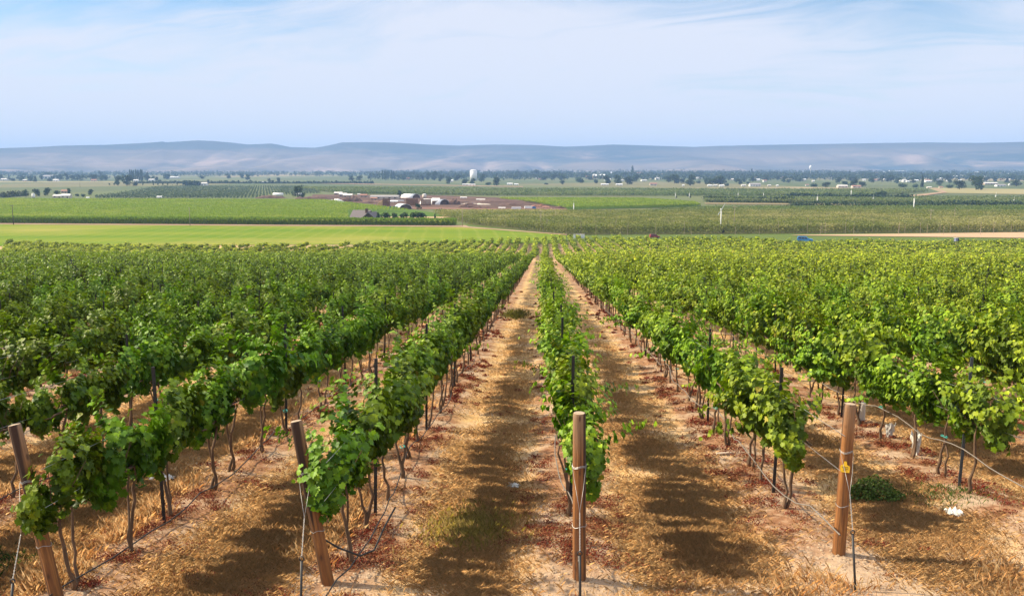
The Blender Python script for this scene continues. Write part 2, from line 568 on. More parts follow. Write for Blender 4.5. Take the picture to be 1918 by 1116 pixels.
    b = N(t, 'ShaderNodeBump'); b.inputs['Strength'].default_value = 0.9; b.inputs['Distance'].default_value = 0.035
    h = M_(t, 'ADD', M_(t, 'MULTIPLY', n2, 0.8), M_(t, 'MULTIPLY', fib, 0.8))
    nearf = N(t, 'ShaderNodeMapRange'); t.links.new(Y, nearf.inputs[0])
    nearf.inputs[1].default_value, nearf.inputs[2].default_value = 120, 40
    t.links.new(M_(t, 'MULTIPLY', h, nearf.outputs[0]), b.inputs['Height'])
    t.links.new(b.outputs[0], p.inputs['Normal'])
    t.links.new(p.outputs[0], out.inputs[0])
    return m


def field_mat(name, c1, c2, scale=(0.02, 0.15), c3=None, stripes=None):
    m, t, out = mat_new(name)
    g = N(t, 'ShaderNodeNewGeometry')
    P = g.outputs['Position']
    n1 = NOISE(t, MAPPING(t, P, (scale[0], scale[1], 0.05)), 1.0, 6, 0.6)
    n2 = NOISE(t, P, 0.5, 5, 0.7)
    c = MIX(t, RAMP(t, n1, [(0.32, 0.0), (0.68, 1.0)]), c1, c2)
    if c3:
        n3 = NOISE(t, MAPPING(t, P, (0.011, 0.02, 0.02), (4, 2, 1)), 1.0, 4)
        c = MIX(t, RAMP(t, n3, [(0.46, 0.0), (0.66, 0.9)]), c, c3)
    if stripes:
        ang, sp_, sc_, k = stripes
        q = N(t, 'ShaderNodeSeparateXYZ')
        t.links.new(MAPPING(t, P, (1, 1, 1), (0, 0, 0), (0, 0, ang)), q.inputs[0])
        w = M_(t, 'ADD', M_(t, 'DIVIDE', q.outputs[0], sp_), M_(t, 'MULTIPLY', n1, 0.5))
        fr = M_(t, 'ABSOLUTE', M_(t, 'SUBTRACT', M_(t, 'FRACT', w), 0.5))
        c = MIX(t, M_(t, 'MULTIPLY', RAMP(t, fr, [(0.36, 0.0), (0.46, 1.0)]), M_(t, 'MULTIPLY', RAMP(t, n2, [(.3, .3), (.7, 1.)]), k)), c, sc_)
    c = MIX(t, M_(t, 'MULTIPLY', n2, 0.35), c, tuple(a * 0.6 for a in c1))
    p = N(t, 'ShaderNodeBsdfPrincipled')
    t.links.new(c, p.inputs['Base Color'])
    p.inputs['Roughness'].default_value = 0.95
    p.inputs['Specular IOR Level'].default_value = 0.05
    t.links.new(p.outputs[0], out.inputs[0])
    return m


# ------------------------------------------------------------------ the land
def grid_mesh(name, XX, YY, ZZ, mat, smooth=True):
    ny, nx = XX.shape
    V = np.stack([XX, YY, ZZ], -1).reshape(-1, 3)
    i = np.arange(ny * nx).reshape(ny, nx)
    Fq = np.stack([i[:-1, :-1], i[:-1, 1:], i[1:, 1:], i[1:, :-1]], -1).reshape(-1, 4)
    return raw_mesh(name, V, Fq, mat, None, smooth)


ys = np.concatenate([np.arange(-30, 4, 4.), np.arange(4, 24, .1), np.arange(24, 45, .25), np.arange(45, 100, 1.), np.arange(100, 430, 4.), np.geomspace(430, 8600, 70)])
xh = np.concatenate([np.arange(0, 9, .1), np.arange(9, 22, .25), np.arange(22, 60, 1.), np.geomspace(60, 7600, 45)])
xs = np.concatenate([-xh[::-1][:-1], xh])
XX, YY = np.meshgrid(xs, ys)
tag(obj('ground', grid_mesh('ground', XX, YY, zg(XX, YY), ground_mat())), kind='structure')


def sheet(name, left, right, mat, off, nrow=24, ncol=24):
    """field laid on the land; left and right are lists of photo pixels from far to near"""
    ly = np.array([p[1] for p in left], float); lx = np.array([p[0] for p in left], float)
    ry = np.array([p[1] for p in right], float); rx = np.array([p[0] for p in right], float)
    u = np.linspace(0, 1, nrow)
    lu = np.linspace(0, 1, len(left)); ru = np.linspace(0, 1, len(right))
    V = []
    for a in u:
        A = (np.interp(a, lu, lx), np.interp(a, lu, ly)); B = (np.interp(a, ru, rx), np.interp(a, ru, ry))
        for b in np.linspace(0, 1, ncol):
            x, y, z, _ = gp(A[0] + (B[0] - A[0]) * b, A[1] + (B[1] - A[1]) * b)
            V.append((x, y, z + off))
    i = np.arange(nrow * ncol).reshape(nrow, ncol)
    Fq = np.stack([i[1:, :-1], i[1:, 1:], i[:-1, 1:], i[:-1, :-1]], -1).reshape(-1, 4)
    return tag(obj(name, raw_mesh(name, np.array(V), Fq, mat, None, True)), kind='structure')


M_MOWN = field_mat('mown_green', (0.10, 0.185, 0.010), (0.20, 0.235, 0.018), (0.012, 0.05), (0.34, 0.29, 0.065), (R(-6), 6.5, (0.34, 0.32, 0.08), 0.30))
M_CORNG = field_mat('corn_ground', (0.07, 0.13, 0.018), (0.10, 0.16, 0.024), (0.02, 0.1))
M_ORCHG = field_mat('orchard_ground', (0.10, 0.115, 0.040), (0.17, 0.16, 0.065), (0.01, 0.06))
M_DIRT = field_mat('dirt', (0.30, 0.20, 0.125), (0.40, 0.28, 0.18), (0.05, 0.1))
M_TAN = field_mat('tan_track', (0.42, 0.28, 0.17), (0.52, 0.37, 0.23), (0.05, 0.2))
M_YARD = field_mat('yard_soil', (0.075, 0.045, 0.034), (0.14, 0.09, 0.065), (0.02, 0.05), (0.30, 0.17, 0.12))
M_STUB = field_mat('stubble', (0.25, 0.23, 0.10), (0.36, 0.30, 0.15), (0.01, 0.05))

sheet('green_field', [(-260, 417), (-260, 463)], [(860, 424), (1060, 441), (1060, 456)], M_MOWN, 0.10, 24, 30)
sheet('dirt_path', [(-260, 416.5), (-260, 419.5)], [(872, 422.5), (880, 426)], M_DIRT, 0.18, 4, 40)
sheet('farm_track', [(868, 424.5), (868, 426.5)], [(1062, 439.8), (1062, 441.2)], M_DIRT, 0.18, 4, 20)
sheet('farm_track', [(1490, 440.7), (1480, 441.4)], [(2150, 433), (2150, 449)], M_TAN, 0.16, 8, 30)
sheet('corn_field', [(-260, 371), (-260, 417)], [(600, 374), (700, 384), (815, 399), (850, 412), (852, 424)], M_CORNG, 0.16, 30, 30)
sheet('corn_field', [(922, 371), (1000, 380), (1060, 393)], [(1205, 372), (1300, 380), (1312, 388)], M_CORNG, 0.20, 12, 30)
sheet('orchard_floor', [(815, 397), (880, 421), (1065, 440)], [(2150, 383), (2150, 415), (2150, 434)], M_ORCHG, 0.08, 26, 40)
sheet('yard', [(585, 365), (585, 374), (640, 378), (700, 384), (745, 392)], [(800, 366), (925, 370), (1000, 379), (1062, 391), (1062, 394)], M_YARD, 0.26, 16, 40)
sheet('stubble_field', [(1735, 352), (1765, 362)], [(2150, 358), (2150, 368)], M_STUB, 0.30, 8, 20)
sheet('dirt_road', [(1745, 352.5), (1765, 360), (1690, 368), (1660, 371)], [(1754, 352.5), (1775, 361), (1712, 370), (1685, 372)], M_DIRT, 0.45, 10, 6)
sheet('dirt_road', [(600, 343.2), (600, 344.4)], [(980, 349.5), (980, 350.7)], M_DIRT, 0.40, 4, 20)
sheet('dry_strip', [(-260, 340.2), (-260, 342.3)], [(214, 340.3), (214, 342.0)], M_STUB, 0.40, 4, 12)
sheet('dry_strip', [(1320, 380), (1320, 383)], [(1700, 383.5), (1700, 386)], field_mat('weedy_strip', (.20, .17, .085), (.27, .21, .12)), 0.34, 4, 20)


def hills():
    m, t, out = mat_new('hill_grass')
    g = N(t, 'ShaderNodeNewGeometry'); P = g.outputs['Position']
    n1 = NOISE(t, MAPPING(t, P, (0.0006, 0.0012, 0.007)), 1.0, 6, 0.6, 0.4)
    n2 = NOISE(t, MAPPING(t, P, (0.0016, 0.0016, 0.012), (3, 3, 0)), 1.0, 6, 0.65, 0.5)
    s = N(t, 'ShaderNodeSeparateXYZ'); t.links.new(P, s.inputs[0])
    c = MIX(t, RAMP(t, n1, [(0.40, 0.0), (0.58, 1.0)]), (0.038, 0.056, 0.062), (0.19, 0.15, 0.12))
    c = MIX(t, RAMP(t, n2, [(0.50, 0.0), (0.68, 0.7)]), c, (0.40, 0.28, 0.22))
    hi = N(t, 'ShaderNodeMapRange'); t.links.new(M_(t, 'ADD', s.outputs[2], M_(t, 'MULTIPLY', n1, 90)), hi.inputs[0])
    hi.inputs[1].default_value, hi.inputs[2].default_value = 110, 200
    c = MIX(t, M_(t, 'MULTIPLY', hi.outputs[0], 0.85), c, (0.05, 0.055, 0.05))
    p = N(t, 'ShaderNodeBsdfPrincipled'); p.inputs['Roughness'].default_value = 1.0
    p.inputs['Specular IOR Level'].default_value = 0.0
    t.links.new(c, p.inputs['Base Color']); t.links.new(p.outputs[0], out.inputs[0])
    prof = [(-500, 281), (-200, 279), (0, 278), (60, 276), (120, 273), (200, 271.5), (290, 267), (303, 265.3), (312, 266.8), (345, 264.8), (370, 263.3), (400, 264.5), (430, 267), (465, 271), (490, 270), (508, 269), (525, 272), (545, 276), (590, 277), (615, 273), (640, 267), (690, 266.5), (740, 267.5), (800, 271), (860, 273), (930, 271), (1000, 272), (1060, 275), (1110, 273), (1150, 271), (1200, 272.5), (1250, 274), (1300, 275.5), (1350, 273.5), (1420, 272), (1480, 271), (1600, 269), (1700, 267.5), (1740, 267), (1830, 268), (1918, 266), (2150, 265), (2500, 268)]
    pxs = np.linspace(-500, 2500, 640)
    pys = np.interp(pxs, [a for a, b in prof], [b for a, b in prof])
    r = np.concatenate([np.linspace(0, 1, 60), np.linspace(1.05, 1.4, 6)])
    D0, D1 = 4400.0, 6600.0
    XX = np.zeros((len(r), len(pxs))); YY = XX.copy(); ZZ = XX.copy()
    for j, (a, b) in enumerate(zip(pxs, pys)):
        d = ray(a, b); hn = math.hypot(d[0], d[1])
        ridge_z = EYE + d[2] / hn * D1
        ux, uy = d[0] / hn, d[1] / hn
        rr = D0 + (D1 - D0) * r
        XX[:, j], YY[:, j] = ux * rr, uy * rr
        base = np.interp(uy * rr, _gy, _gz)
        sh = np.clip(r, 0, 1) ** 1.55
        up = (ridge_z - base)
        gul = np.abs(vnoise(XX[:, j] / 330 + .35 * vnoise(XX[:, j] / 700, YY[:, j] / 700, 9) * 3, YY[:, j] / 1400, 5) * 2 - 1)
        gul2 = np.abs(vnoise(XX[:, j] / 120, YY[:, j] / 420, 6) * 2 - 1)
        lump = vnoise(XX[:, j] / 900, YY[:, j] / 800, 8) - .5
        env = np.clip(np.sin(np.pi * np.clip(r, 0, 1)), 0, 1) ** .8
        z = base + up * (sh + env * (.24 * lump - .26 * (1 - gul) ** 1.5 - .09 * (1 - gul2)))
        back = r > 1
        z[back] = ridge_z - (r[back] - 1) * 350
        z[0] = base[0] - 3
        ZZ[:, j] = z
    return tag(obj('hills', grid_mesh('hills', XX, YY, ZZ, m)), kind='structure')


hills()

# ------------------------------------------------------------------ scattered leaves
LEAF_OUT = np.array([(0.0, 0.0), (0.20, -0.14), (0.46, -0.02), (0.40, 0.16), (0.62, 0.36), (0.42, 0.47), (0.44, 0.70), (0.20, 0.68), (0.0, 1.0),
                     (-0.20, 0.68), (-0.44, 0.70), (-0.42, 0.47), (-0.62, 0.36), (-0.40, 0.16), (-0.46, -0.02), (-0.20, -0.14)])


def norm(a):
    return a / np.maximum(np.linalg.norm(a, axis=-1, keepdims=True), 1e-9)


def frames(n, tip):
    n = norm(n)
    t = tip - (tip * n).sum(-1, keepdims=True) * n
    t = norm(t)
    return np.cross(t, n), t, n


def leaf_fan(P, nrm, tip, size, rng):
    """detailed lobed leaves; returns V, F(tri), rep"""
    x, t, n = frames(nrm, tip)
    k = len(LEAF_OUT)
    l = np.concatenate([LEAF_OUT, [(0.0, 0.40)]])
    m = len(P)
    fold = rng.uniform(-.1, .45, (m, 1)); droop = rng.uniform(.1, .5, (m, 1))
    lz = np.abs(l[:, 0])[None] * fold - (l[:, 1] ** 2)[None] * droop * .6 + rng.normal(0, .035, (m, k + 1))
    V = P[:, None] + size[:, None, None] * (l[None, :, :1] * x[:, None] + l[None, :, 1:2] * t[:, None] + lz[..., None] * n[:, None])
    b = (np.arange(m) * (k + 1))[:, None]
    i = np.arange(k)
    Fq = np.stack([np.full(k, k), i, (i + 1) % k], -1)
    Fs = (b[:, :, None] + Fq[None]).reshape(-1, 3)
    return V.reshape(-1, 3), Fs, k + 1


def leaf_quad(P, nrm, tip, size, rng, w=0.62):
    x, t, n = frames(nrm, tip)
    m = len(P)
    l = np.array([(0, 0), (w, .42), (0, 1.0), (-w, .42)])
    lift = rng.uniform(-.05, .32, (m, 1)) * np.array([[0, 1, 0, 1.]])
    V = P[:, None] + size[:, None, None] * (l[None, :, :1] * x[:, None] + l[None, :, 1:2] * t[:, None] + lift[..., None] * n[:, None])
    Fs = np.arange(m * 4).reshape(m, 4)
    return V.reshape(-1, 3), Fs, 4


def vine_leaves(rng, count, size, spread=1.0, top=1.0, half=0.64):
    """leaf positions of one vine grown along arching shoots; the row runs along y"""
    ns = 28
    per = max(2, int(math.ceil(count / ns)))
    P, Nn, T, S, A = [], [], [], [], []
    nc = 4
    cl_y = np.linspace(-half * .85, half * .85, nc) + rng.normal(0, .09, nc)
    cl_a = rng.normal(0, .34, nc) * spread
    cl_l = rng.uniform(.5, 1.3, nc)
    for k in range(ns):
        c_ = rng.integers(nc)
        y0 = cl_y[c_] + rng.normal(0, .06)
        ang = cl_a[c_] + rng.normal(0, .30) * spread
        if rng.random() < .12:
            ang = rng.choice([-1, 1]) * rng.uniform(.7, 1.25) * spread
        d = np.array([math.sin(ang), rng.normal(0, .22), math.cos(ang) + .1])
        d /= np.linalg.norm(d)
        L = rng.uniform(.68, 1.05) * cl_l[c_] * (0.80 + .25 * top)
        L *= 1.08 - .40 * (abs(y0) / half) ** 2
        if rng.random() < .11 and abs(ang) < .5:
            L *= 1.42
        p = np.array([rng.normal(0, .04), y0, rng.uniform(.78, 1.02)])
        g = rng.uniform(.3, 1.5)
        steps = 12
        pts = [p.copy()]
        for q in range(steps):
            d = d + np.array([0, 0, -g * L / steps * (0.35 + q / steps)]) + rng.normal(0, .06, 3)
            d /= np.linalg.norm(d)
            p = p + d * L / steps
            if p[2] < .60:
                p[2] = .60 + rng.uniform(0, .06)
            pts.append(p.copy())
        pts = np.array(pts)
        u = np.sort(rng.uniform(0.02, 1, per)) ** 0.9
        q = np.stack([np.interp(u * steps, np.arange(steps + 1), pts[:, i]) for i in range(3)], -1)
        lat = rng.normal(0, 1, (per, 3)); lat = norm(lat) * rng.uniform(.02, .12, (per, 1))
        q = q + lat
        out = np.stack([q[:, 0] * 2.4, q[:, 1] * .9 + rng.normal(0, .15, per), (q[:, 2] - 1.2) * 1.2], -1)
        nn = norm(out) * 1.0 + np.array([0, 0, .38]) + rng.normal(0, .34, (per, 3))
        tt_ = np.array([0, 0, -1.0]) + norm(out) * .75 + rng.normal(0, .35, (per, 3))
        P.append(q); Nn.append(nn); T.append(tt_)
        S.append(size * (1.12 - .5 * u ** 3) * rng.uniform(.75, 1.2, per))
        A.append(u)
    return [np.concatenate(z) for z in (P, Nn, T, S, A)]


G_DEEP = np.array([0.044, 0.086, 0.004]); G_MID = np.array([0.116, 0.192, 0.007]); G_LIGHT = np.array([0.33, 0.42, 0.018])
G_YEL = np.array([0.34, 0.30, 0.035])


def leaf_tint(rng, age):
    m = len(age)
    c = G_DEEP + (G_MID - G_DEEP) * rng.uniform(0, 1, (m, 1))
    w = np.clip(age - .62, 0, 1)[:, None] * 2.2 * rng.uniform(.2, 1, (m, 1)) + (rng.random((m, 1)) < .08) * .5
    c = c + (G_LIGHT - c) * np.clip(w, 0, 1)
    y = (rng.random(m) < .012)[:, None]
    c = np.where(y, G_YEL * rng.uniform(.6, 1.1, (m, 1)), c)
    return c * rng.uniform(.82, 1.18, (m, 1))


# ------------------------------------------------------------------ grapevines
VINE_STEP = 1.22


def row_x(i):
    return 0.42 + (2.92 if i > 0 else 2.6) * i


def post_y(x):
    return 9.25 + 0.21 * (x - 0.42)


END_PX = [(-900, 452), (-400, 452), (0, 456), (120, 464), (300, 467), (450, 465), (600, 464), (700, 462), (850, 458), (1000, 452), (1050, 449), (1180, 450), (1205, 453), (1245, 453), (1270, 451), (1440, 453), (1470, 459), (1550, 459), (1600, 457), (1700, 458), (1918, 457), (2300, 456), (2900, 456)]
_e = np.array([gp(a, b)[:2] for a, b in END_PX])


def far_edge(x):
    return np.interp(x, _e[:, 0], _e[:, 1])


def block_edge(x):
    return 196 + 6 * np.sin(np.asarray(x) / 37.0) - np.clip(np.abs(np.asarray(x)) - 40, 0, 100) * .05


vines = []    # x, y, row, block
for i in range(-70, 64):
    x = row_x(i)
    y = post_y(x) + {-2: .55, -1: .95, 0: 1.0, 1: 2.1, 2: 2.3, 3: 1.6}.get(i, .72)
    rr = random.Random(i * 7 + 3)
    ye = float(block_edge(x))
    while y < ye:
        if abs(x - 0.033 * y) < 0.60 * y + 9:
            vines.append((x + rr.gauss(0, .05), y + rr.gauss(0, .09), i, 0))
        y += VINE_STEP
for i in range(-95, 90):
    x = 0.9 + i * 2.75
    rr = random.Random(i * 13 + 5)
    y = float(block_edge(x)) + 8
    ye = float(far_edge(x))
    gap = 0.04 + .16 * rr.random()
    while y < ye:
        if abs(x - 0.033 * y) < 0.60 * y + 9:
            if not (rr.random() < gap * (1.5 if y > ye - 15 else .6)) and not (-95 < x < -52 and y < 275 and i % 2 == 0):
                vines.append((x + rr.gauss(0, .08), y + rr.gauss(0, .2), i, 1))
        y += 1.7
VA = np.array(vines)
VZ = zg(VA[:, 0], VA[:, 1])
pxv, pyv = project(VA[:, 0], VA[:, 1], VZ + 1.3)
dist = np.hypot(VA[:, 0], VA[:, 1])
in_view = (pxv > -25) & (pxv < 1943) & (VA[:, 3] == 0)
order = np.argsort(np.where(in_view, dist, 1e9))
indiv = np.zeros(len(VA), bool)
indiv[order[:300]] = True

_ORD1 = 'first second third fourth fifth sixth seventh eighth ninth tenth eleventh twelfth thirteenth fourteenth fifteenth sixteenth seventeenth eighteenth nineteenth'.split()
_TENS = {20: 'twentieth', 30: 'thirtieth', 40: 'fortieth', 50: 'fiftieth'}
_TEN = {20: 'twenty', 30: 'thirty', 40: 'forty', 50: 'fifty'}


def ordinal(n):
    if n < 20:
        return _ORD1[n - 1]
    a = n // 10 * 10
    return _TENS[a] if n == a else _TEN[a] + ' ' + _ORD1[n - a - 1]


def row_phrase(i):
    if i == 0: return 'the row behind the middle wooden post'
    if i == -1: return 'the row behind the second wooden post'
    if i == -2: return 'the row behind the leftmost wooden post'
    if i == 1: return 'the row behind the tagged wooden post'
    if i < 0: return 'the %s row left of the leftmost post' % ordinal(-i - 2)
    return 'the %s row right of the tagged post' % ordinal(i - 1)


# canopies and trunks to share
def canopy_mesh(seed, spread, top):
    rng = np.random.default_rng(seed)
    P, n, T, S, A = vine_leaves(rng, 1200, 0.099, spread, top)
    V, Fs, k = leaf_fan(P, n, T, S, rng)
    return raw_mesh('foliage', V, Fs, M_LEAF, np.repeat(leaf_tint(rng, A), k, 0))


CANOPY = [canopy_mesh(100 + k, 0.42, 1.05) for k in range(12)]
CANOPY_W = [canopy_mesh(200 + k, .95, 1.25) for k in range(10)]


def trunk_mesh(seed):
    rg = random.Random(seed)
    m = MB()
    for s in (0, 1) if rg.random() < .75 else (0,):
        pts, rad = [], []
        x = rg.uniform(-.03, .03); y = s * rg.uniform(.05, .11)
        for q in range(9):
            u = q / 8
            pts.append((x, y, -0.06 + 1.1 * u)); rad.append((.024 - .010 * u) * rg.uniform(.85, 1.2) * (.8 if s else 1) * (1.25 if q < 2 else 1))
            x += rg.gauss(0, .022); y += rg.gauss(0, .026)
        d = -1 if s else 1
        for q in range(1, 5):
            pts.append((x + rg.gauss(0, .012), y + d * q * .14, 1.04 + rg.gauss(0, .012))); rad.append(.016 - .0015 * q)
        m.tube(pts, rad, 7)
    # bare canes and old spurs
    for k in range(4):
        yy = rg.uniform(-.45, .45); dx = rg.uniform(-.25, .25)
        m.tube([(0, yy, 1.03), (dx * .5, yy + .05, 1.2), (dx, yy + rg.uniform(-.1, .1), 1.4)], [.007, .005, .003], 5)
    ob = m.build('trunk', M_BARK, None, None, True)
    me = ob.data
    bpy.data.objects.remove(ob)
    return me


TRUNK = [trunk_mesh(50 + k) for k in range(8)]
tie_ob = MB().tube([(0.0, -.06, 0), (0.045, 0, .004), (0, .12, .0), (-.045, .05, -.004), (0, -.06, 0)], .006, 5).build('tie', M_TEAL)
TIE = tie_ob.data
bpy.data.objects.remove(tie_ob)

rows_seen = {}
for j in np.nonzero(indiv)[0]:
    rows_seen.setdefault(int(VA[j, 2]), []).append(int(j))
vr = random.Random(4)
for i, lst in rows_seen.items():
    lst.sort(key=lambda j: VA[j, 1])
    for k, j in enumerate(lst):
        x, y = VA[j, 0], VA[j, 1]
        e = empty('grapevine', (x, y, float(zg(x, y))), 0 if vr.random() < .5 else math.pi)
        adj = 'leafy' if i < 2 else 'bushy'
        tag(e, '%s grapevine %s from the front in %s' % (adj, ordinal(k + 1), row_phrase(i)), 'grapevine', 'grapevines in the near vineyard rows')
        wide = i >= 2 or (i == 1 and vr.random() < .3)
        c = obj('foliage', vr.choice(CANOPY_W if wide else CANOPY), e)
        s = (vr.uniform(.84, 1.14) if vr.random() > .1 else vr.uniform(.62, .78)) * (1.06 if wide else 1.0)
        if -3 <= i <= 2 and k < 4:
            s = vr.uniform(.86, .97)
        c.color = (.74, .84, .88, 1) if i < 0 else ((.95, .98, 1, 1) if i == 0 else (1.0, 1.02, 1, 1))  # left rows: shade of their sunless sides painted into the leaf colour
        lift = vr.uniform(-.05, .06)
        c.scale = (s * vr.uniform(.85, 1.1), 1.0, s)
        c.location = (vr.gauss(0, .08), 0, lift + 1.0 * (1 - s) * .6)
        tk = vr.randrange(len(TRUNK))
        obj('trunk', TRUNK[tk], e).scale = (1, 1, vr.uniform(.96, 1.03))
        if vr.random() < .35 and y < 26:
            obj('tie', TIE, e, (0, 0, vr.uniform(.45, .85)))


# the thousands of farther vines: one mass of leaves and stems
def scatter_vines(sel, count, size, detail_rng, stems):
    rng = np.random.default_rng(detail_rng)
    variants = []
    for wide in (0, 1):
        vs = []
        for _ in range(10):
            P, n, T, S, A = vine_leaves(rng, count, size, 1.0 if wide else .36, 1.25 if wide else 1.05)
            V, Fs, k = leaf_quad(P, n, T, S, rng)
            vs.append((V.reshape(-1, 4, 3), leaf_tint(rng, A)))
        variants.append(vs)
    Vs, Ts = [], []
    for j in sel:
        x, y, i, blk = VA[j]
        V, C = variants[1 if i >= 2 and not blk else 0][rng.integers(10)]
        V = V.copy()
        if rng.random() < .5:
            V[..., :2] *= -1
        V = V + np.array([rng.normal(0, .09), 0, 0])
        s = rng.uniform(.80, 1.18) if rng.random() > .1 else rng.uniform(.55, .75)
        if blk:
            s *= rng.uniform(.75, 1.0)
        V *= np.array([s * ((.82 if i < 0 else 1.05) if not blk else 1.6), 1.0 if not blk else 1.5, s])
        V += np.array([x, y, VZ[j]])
        c = C * rng.uniform(.62, 1.25) * (np.array([.72, .84, .9]) if i < 0 and not blk else 1.0)  # rows left of centre get their shade put into the tint
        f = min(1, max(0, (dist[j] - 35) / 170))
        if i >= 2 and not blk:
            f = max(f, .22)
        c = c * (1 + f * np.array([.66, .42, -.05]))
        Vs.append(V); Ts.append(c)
    return np.concatenate(Vs), np.concatenate(Ts)


parts_v, parts_t = [], []
rest = ~indiv
bands = [(0, 24, 600, .12), (24, 50, 420, .14), (50, 90, 220, .19), (90, 160, 112, .27), (160, 600, 70, .38)]
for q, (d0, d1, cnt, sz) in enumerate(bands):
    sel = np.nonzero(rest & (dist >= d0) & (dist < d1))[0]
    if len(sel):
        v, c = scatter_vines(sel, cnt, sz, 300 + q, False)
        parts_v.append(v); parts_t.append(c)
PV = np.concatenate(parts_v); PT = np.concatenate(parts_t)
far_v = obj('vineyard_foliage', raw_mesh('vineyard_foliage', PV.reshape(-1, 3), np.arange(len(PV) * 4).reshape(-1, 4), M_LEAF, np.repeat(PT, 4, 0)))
tag(far_v, 'mass of green grapevine rows running down to the far edge of vineyard', 'vineyard', None, 'stuff')
# stems of the mass
sel = np.nonzero(rest & (dist < 95))[0]
sx, sy2 = VA[sel, 0], VA[sel, 1]
sz_ = VZ[sel]
o3 = np.array([(0, .03), (.026, -.015), (-.026, -.015)])
Vst = np.zeros((len(sel), 6, 3))
for a in range(3):
    lean = RNG.normal(0, .05, (len(sel), 2))
    Vst[:, a] = np.stack([sx + o3[a, 0], sy2 + o3[a, 1], sz_ - .05], -1)
    Vst[:, a + 3] = np.stack([sx + o3[a, 0] + lean[:, 0], sy2 + o3[a, 1] + lean[:, 1], sz_ + 1.1], -1)
fq = np.array([(0, 1, 4, 3), (1, 2, 5, 4), (2, 0, 3, 5)])
Fst = (np.arange(len(sel)) * 6)[:, None, None] + fq[None]
tag(obj('vineyard_stems', raw_mesh('vineyard_stems', Vst.reshape(-1, 3), Fst.reshape(-1, 4), M_BARK)),
    'brown stems under the mass of farther grapevines', 'vine stems', None, 'stuff')

# ------------------------------------------------------------------ stakes
stk = MB()
stk.box((0, 0, -0.15), (.043, .012, 2.38)).box((0, .019, -0.15), (.012, .026, 2.38))
for q in range(16):
    stk.box((0, -.0085, .15 + q * .13), (.014, .007, .03))
so_ = stk.build('metal_stake', M_STEEL)
STAKE = so_.data
so_b = MB(); so_b.v, so_b.f = stk.v, stk.f
so2 = so_b.build('metal_stake', M_STEELB)
STAKE_B = so2.data
bpy.data.objects.remove(so_); bpy.data.objects.remove(so2)
sv = random.Random(9)
stake_rows = {}
for i in range(-60, 56):
    x = row_x(i)
    y = post_y(x) + 2.75
    while y < 150:
        px, py = project(x, y, float(zg(x, y)) + 1.6)
        if abs(x - 0.033 * y) < .6 * y + 6:
            stake_rows.setdefault(i, []).append((x, y, -5 < px < 1923))
        y += 5.35
rest_stakes = []
for i, lst in stake_rows.items():
    k = 0
    for x, y, vis in lst:
        if vis and math.hypot(x, y) < 62:
            k += 1
            o = obj('metal_stake', STAKE_B if (i == 2 and k == 1) else STAKE, None, (x + sv.gauss(0, .02), y, float(zg(x, y))))
            o.rotation_euler = (sv.gauss(0, .02), sv.gauss(0, .022), sv.uniform(-.3, .3))
            o.scale = (1, 1, sv.uniform(.95, 1.03) * (.86 if abs(i) > 2 or i > 0 else .94))
            tag(o, '%s metal stake %s from the front in %s' % ('slate' if (i == 2 and k == 1) else 'black', ordinal(k), row_phrase(i)), 'stake', 'metal stakes along the vine rows')
        else:
            rest_stakes.append((x, y))
ms = MB()
for x, y in rest_stakes:
    ms.box((x, y, float(zg(x, y)) - .1), (.05, .04, sv.uniform(1.95, 2.12)))
o = ms.build('far_stakes', M_STEEL)
tag(o, 'thin black stakes poking out of the farther vine rows', 'stakes', None, 'stuff')


# ------------------------------------------------------------------ end posts, anchors, wires, hoses
def end_post(base_px, top_px, lean_y, label, rad):
    bx, by, bz, _ = gp(*base_px)
    bz = float(zg(bx, by))
    tp = at(top_px[0], top_px[1], by + lean_y)
    axis = Vector(tp) - Vector((bx, by, bz))
    L = axis.length
    root = empty('wooden_post', (bx, by, bz))
    root.rotation_euler = axis.to_track_quat('Z', 'Y').to_euler()
    tag(root, label, 'post', 'wooden end posts at the head of the vine rows')
    rg = random.Random(int(base_px[0]))
    m = MB()
    n = 22
    prof = [(-.3, 1.03), (0, 1.04), (.3, 1.02), (.7, 1.0), (1.1, 1.0), (L - .25, .97), (L - .05, .96), (L - .018, .94), (L, .86)]
    b = 0
    lob = [1 + .05 * math.sin(3 * (2 * math.pi * k / n) + rg.random() * 6) + rg.gauss(0, .012) for k in range(n)]
    for z, s in prof:
        for k in range(n):
            a = 2 * math.pi * k / n
            r = rad * s * lob[k]
            m.v.append((r * math.cos(a), r * math.sin(a), z))
    for q in range(len(prof) - 1):
        for k in range(n):
            a = q * n + k; c = q * n + (k + 1) % n
            m.f.append((a, c, c + n, a + n))
    m.build('shaft', M_POST, root, None, True)
    e = MB(); top = [(m.v[(len(prof) - 1) * n + k][0], m.v[(len(prof) - 1) * n + k][1], L) for k in range(n)]
    e.poly(top + [(0, 0, L + .006)], [(k, (k + 1) % n, n) for k in range(n)])
    e.build('cut_top', M_ENDGRAIN, root)
    for z in (L * .685, L * .685 + .012, L * .33):
        w = MB()
        w.tube([((rad * 1.07) * math.cos(t_ * .35), (rad * 1.07) * math.sin(t_ * .35), z + .012 * math.sin(t_ * .9)) for t_ in range(19)], .0032, 5, False)
        w.build('wire_loop', M_WIRE, root)
    return root, Vector((bx, by, bz)), axis.normalized(), L, rad


posts = [
    end_post((110, 1136), (27, 795), .12, 'leftmost wooden post leaning left with vine leaves wrapped over it', .064),
    end_post((614, 1090), (554, 788), .10, 'wooden post leaning left in front of the second vine row', .066),
    end_post((1085, 1086), (1085, 773), -.05, 'upright wooden post in the middle at the foot of the central row', .069),
    end_post((1570, 1046), (1592, 756), .05, 'wooden post leaning right with a yellow tag and wires', .069)]

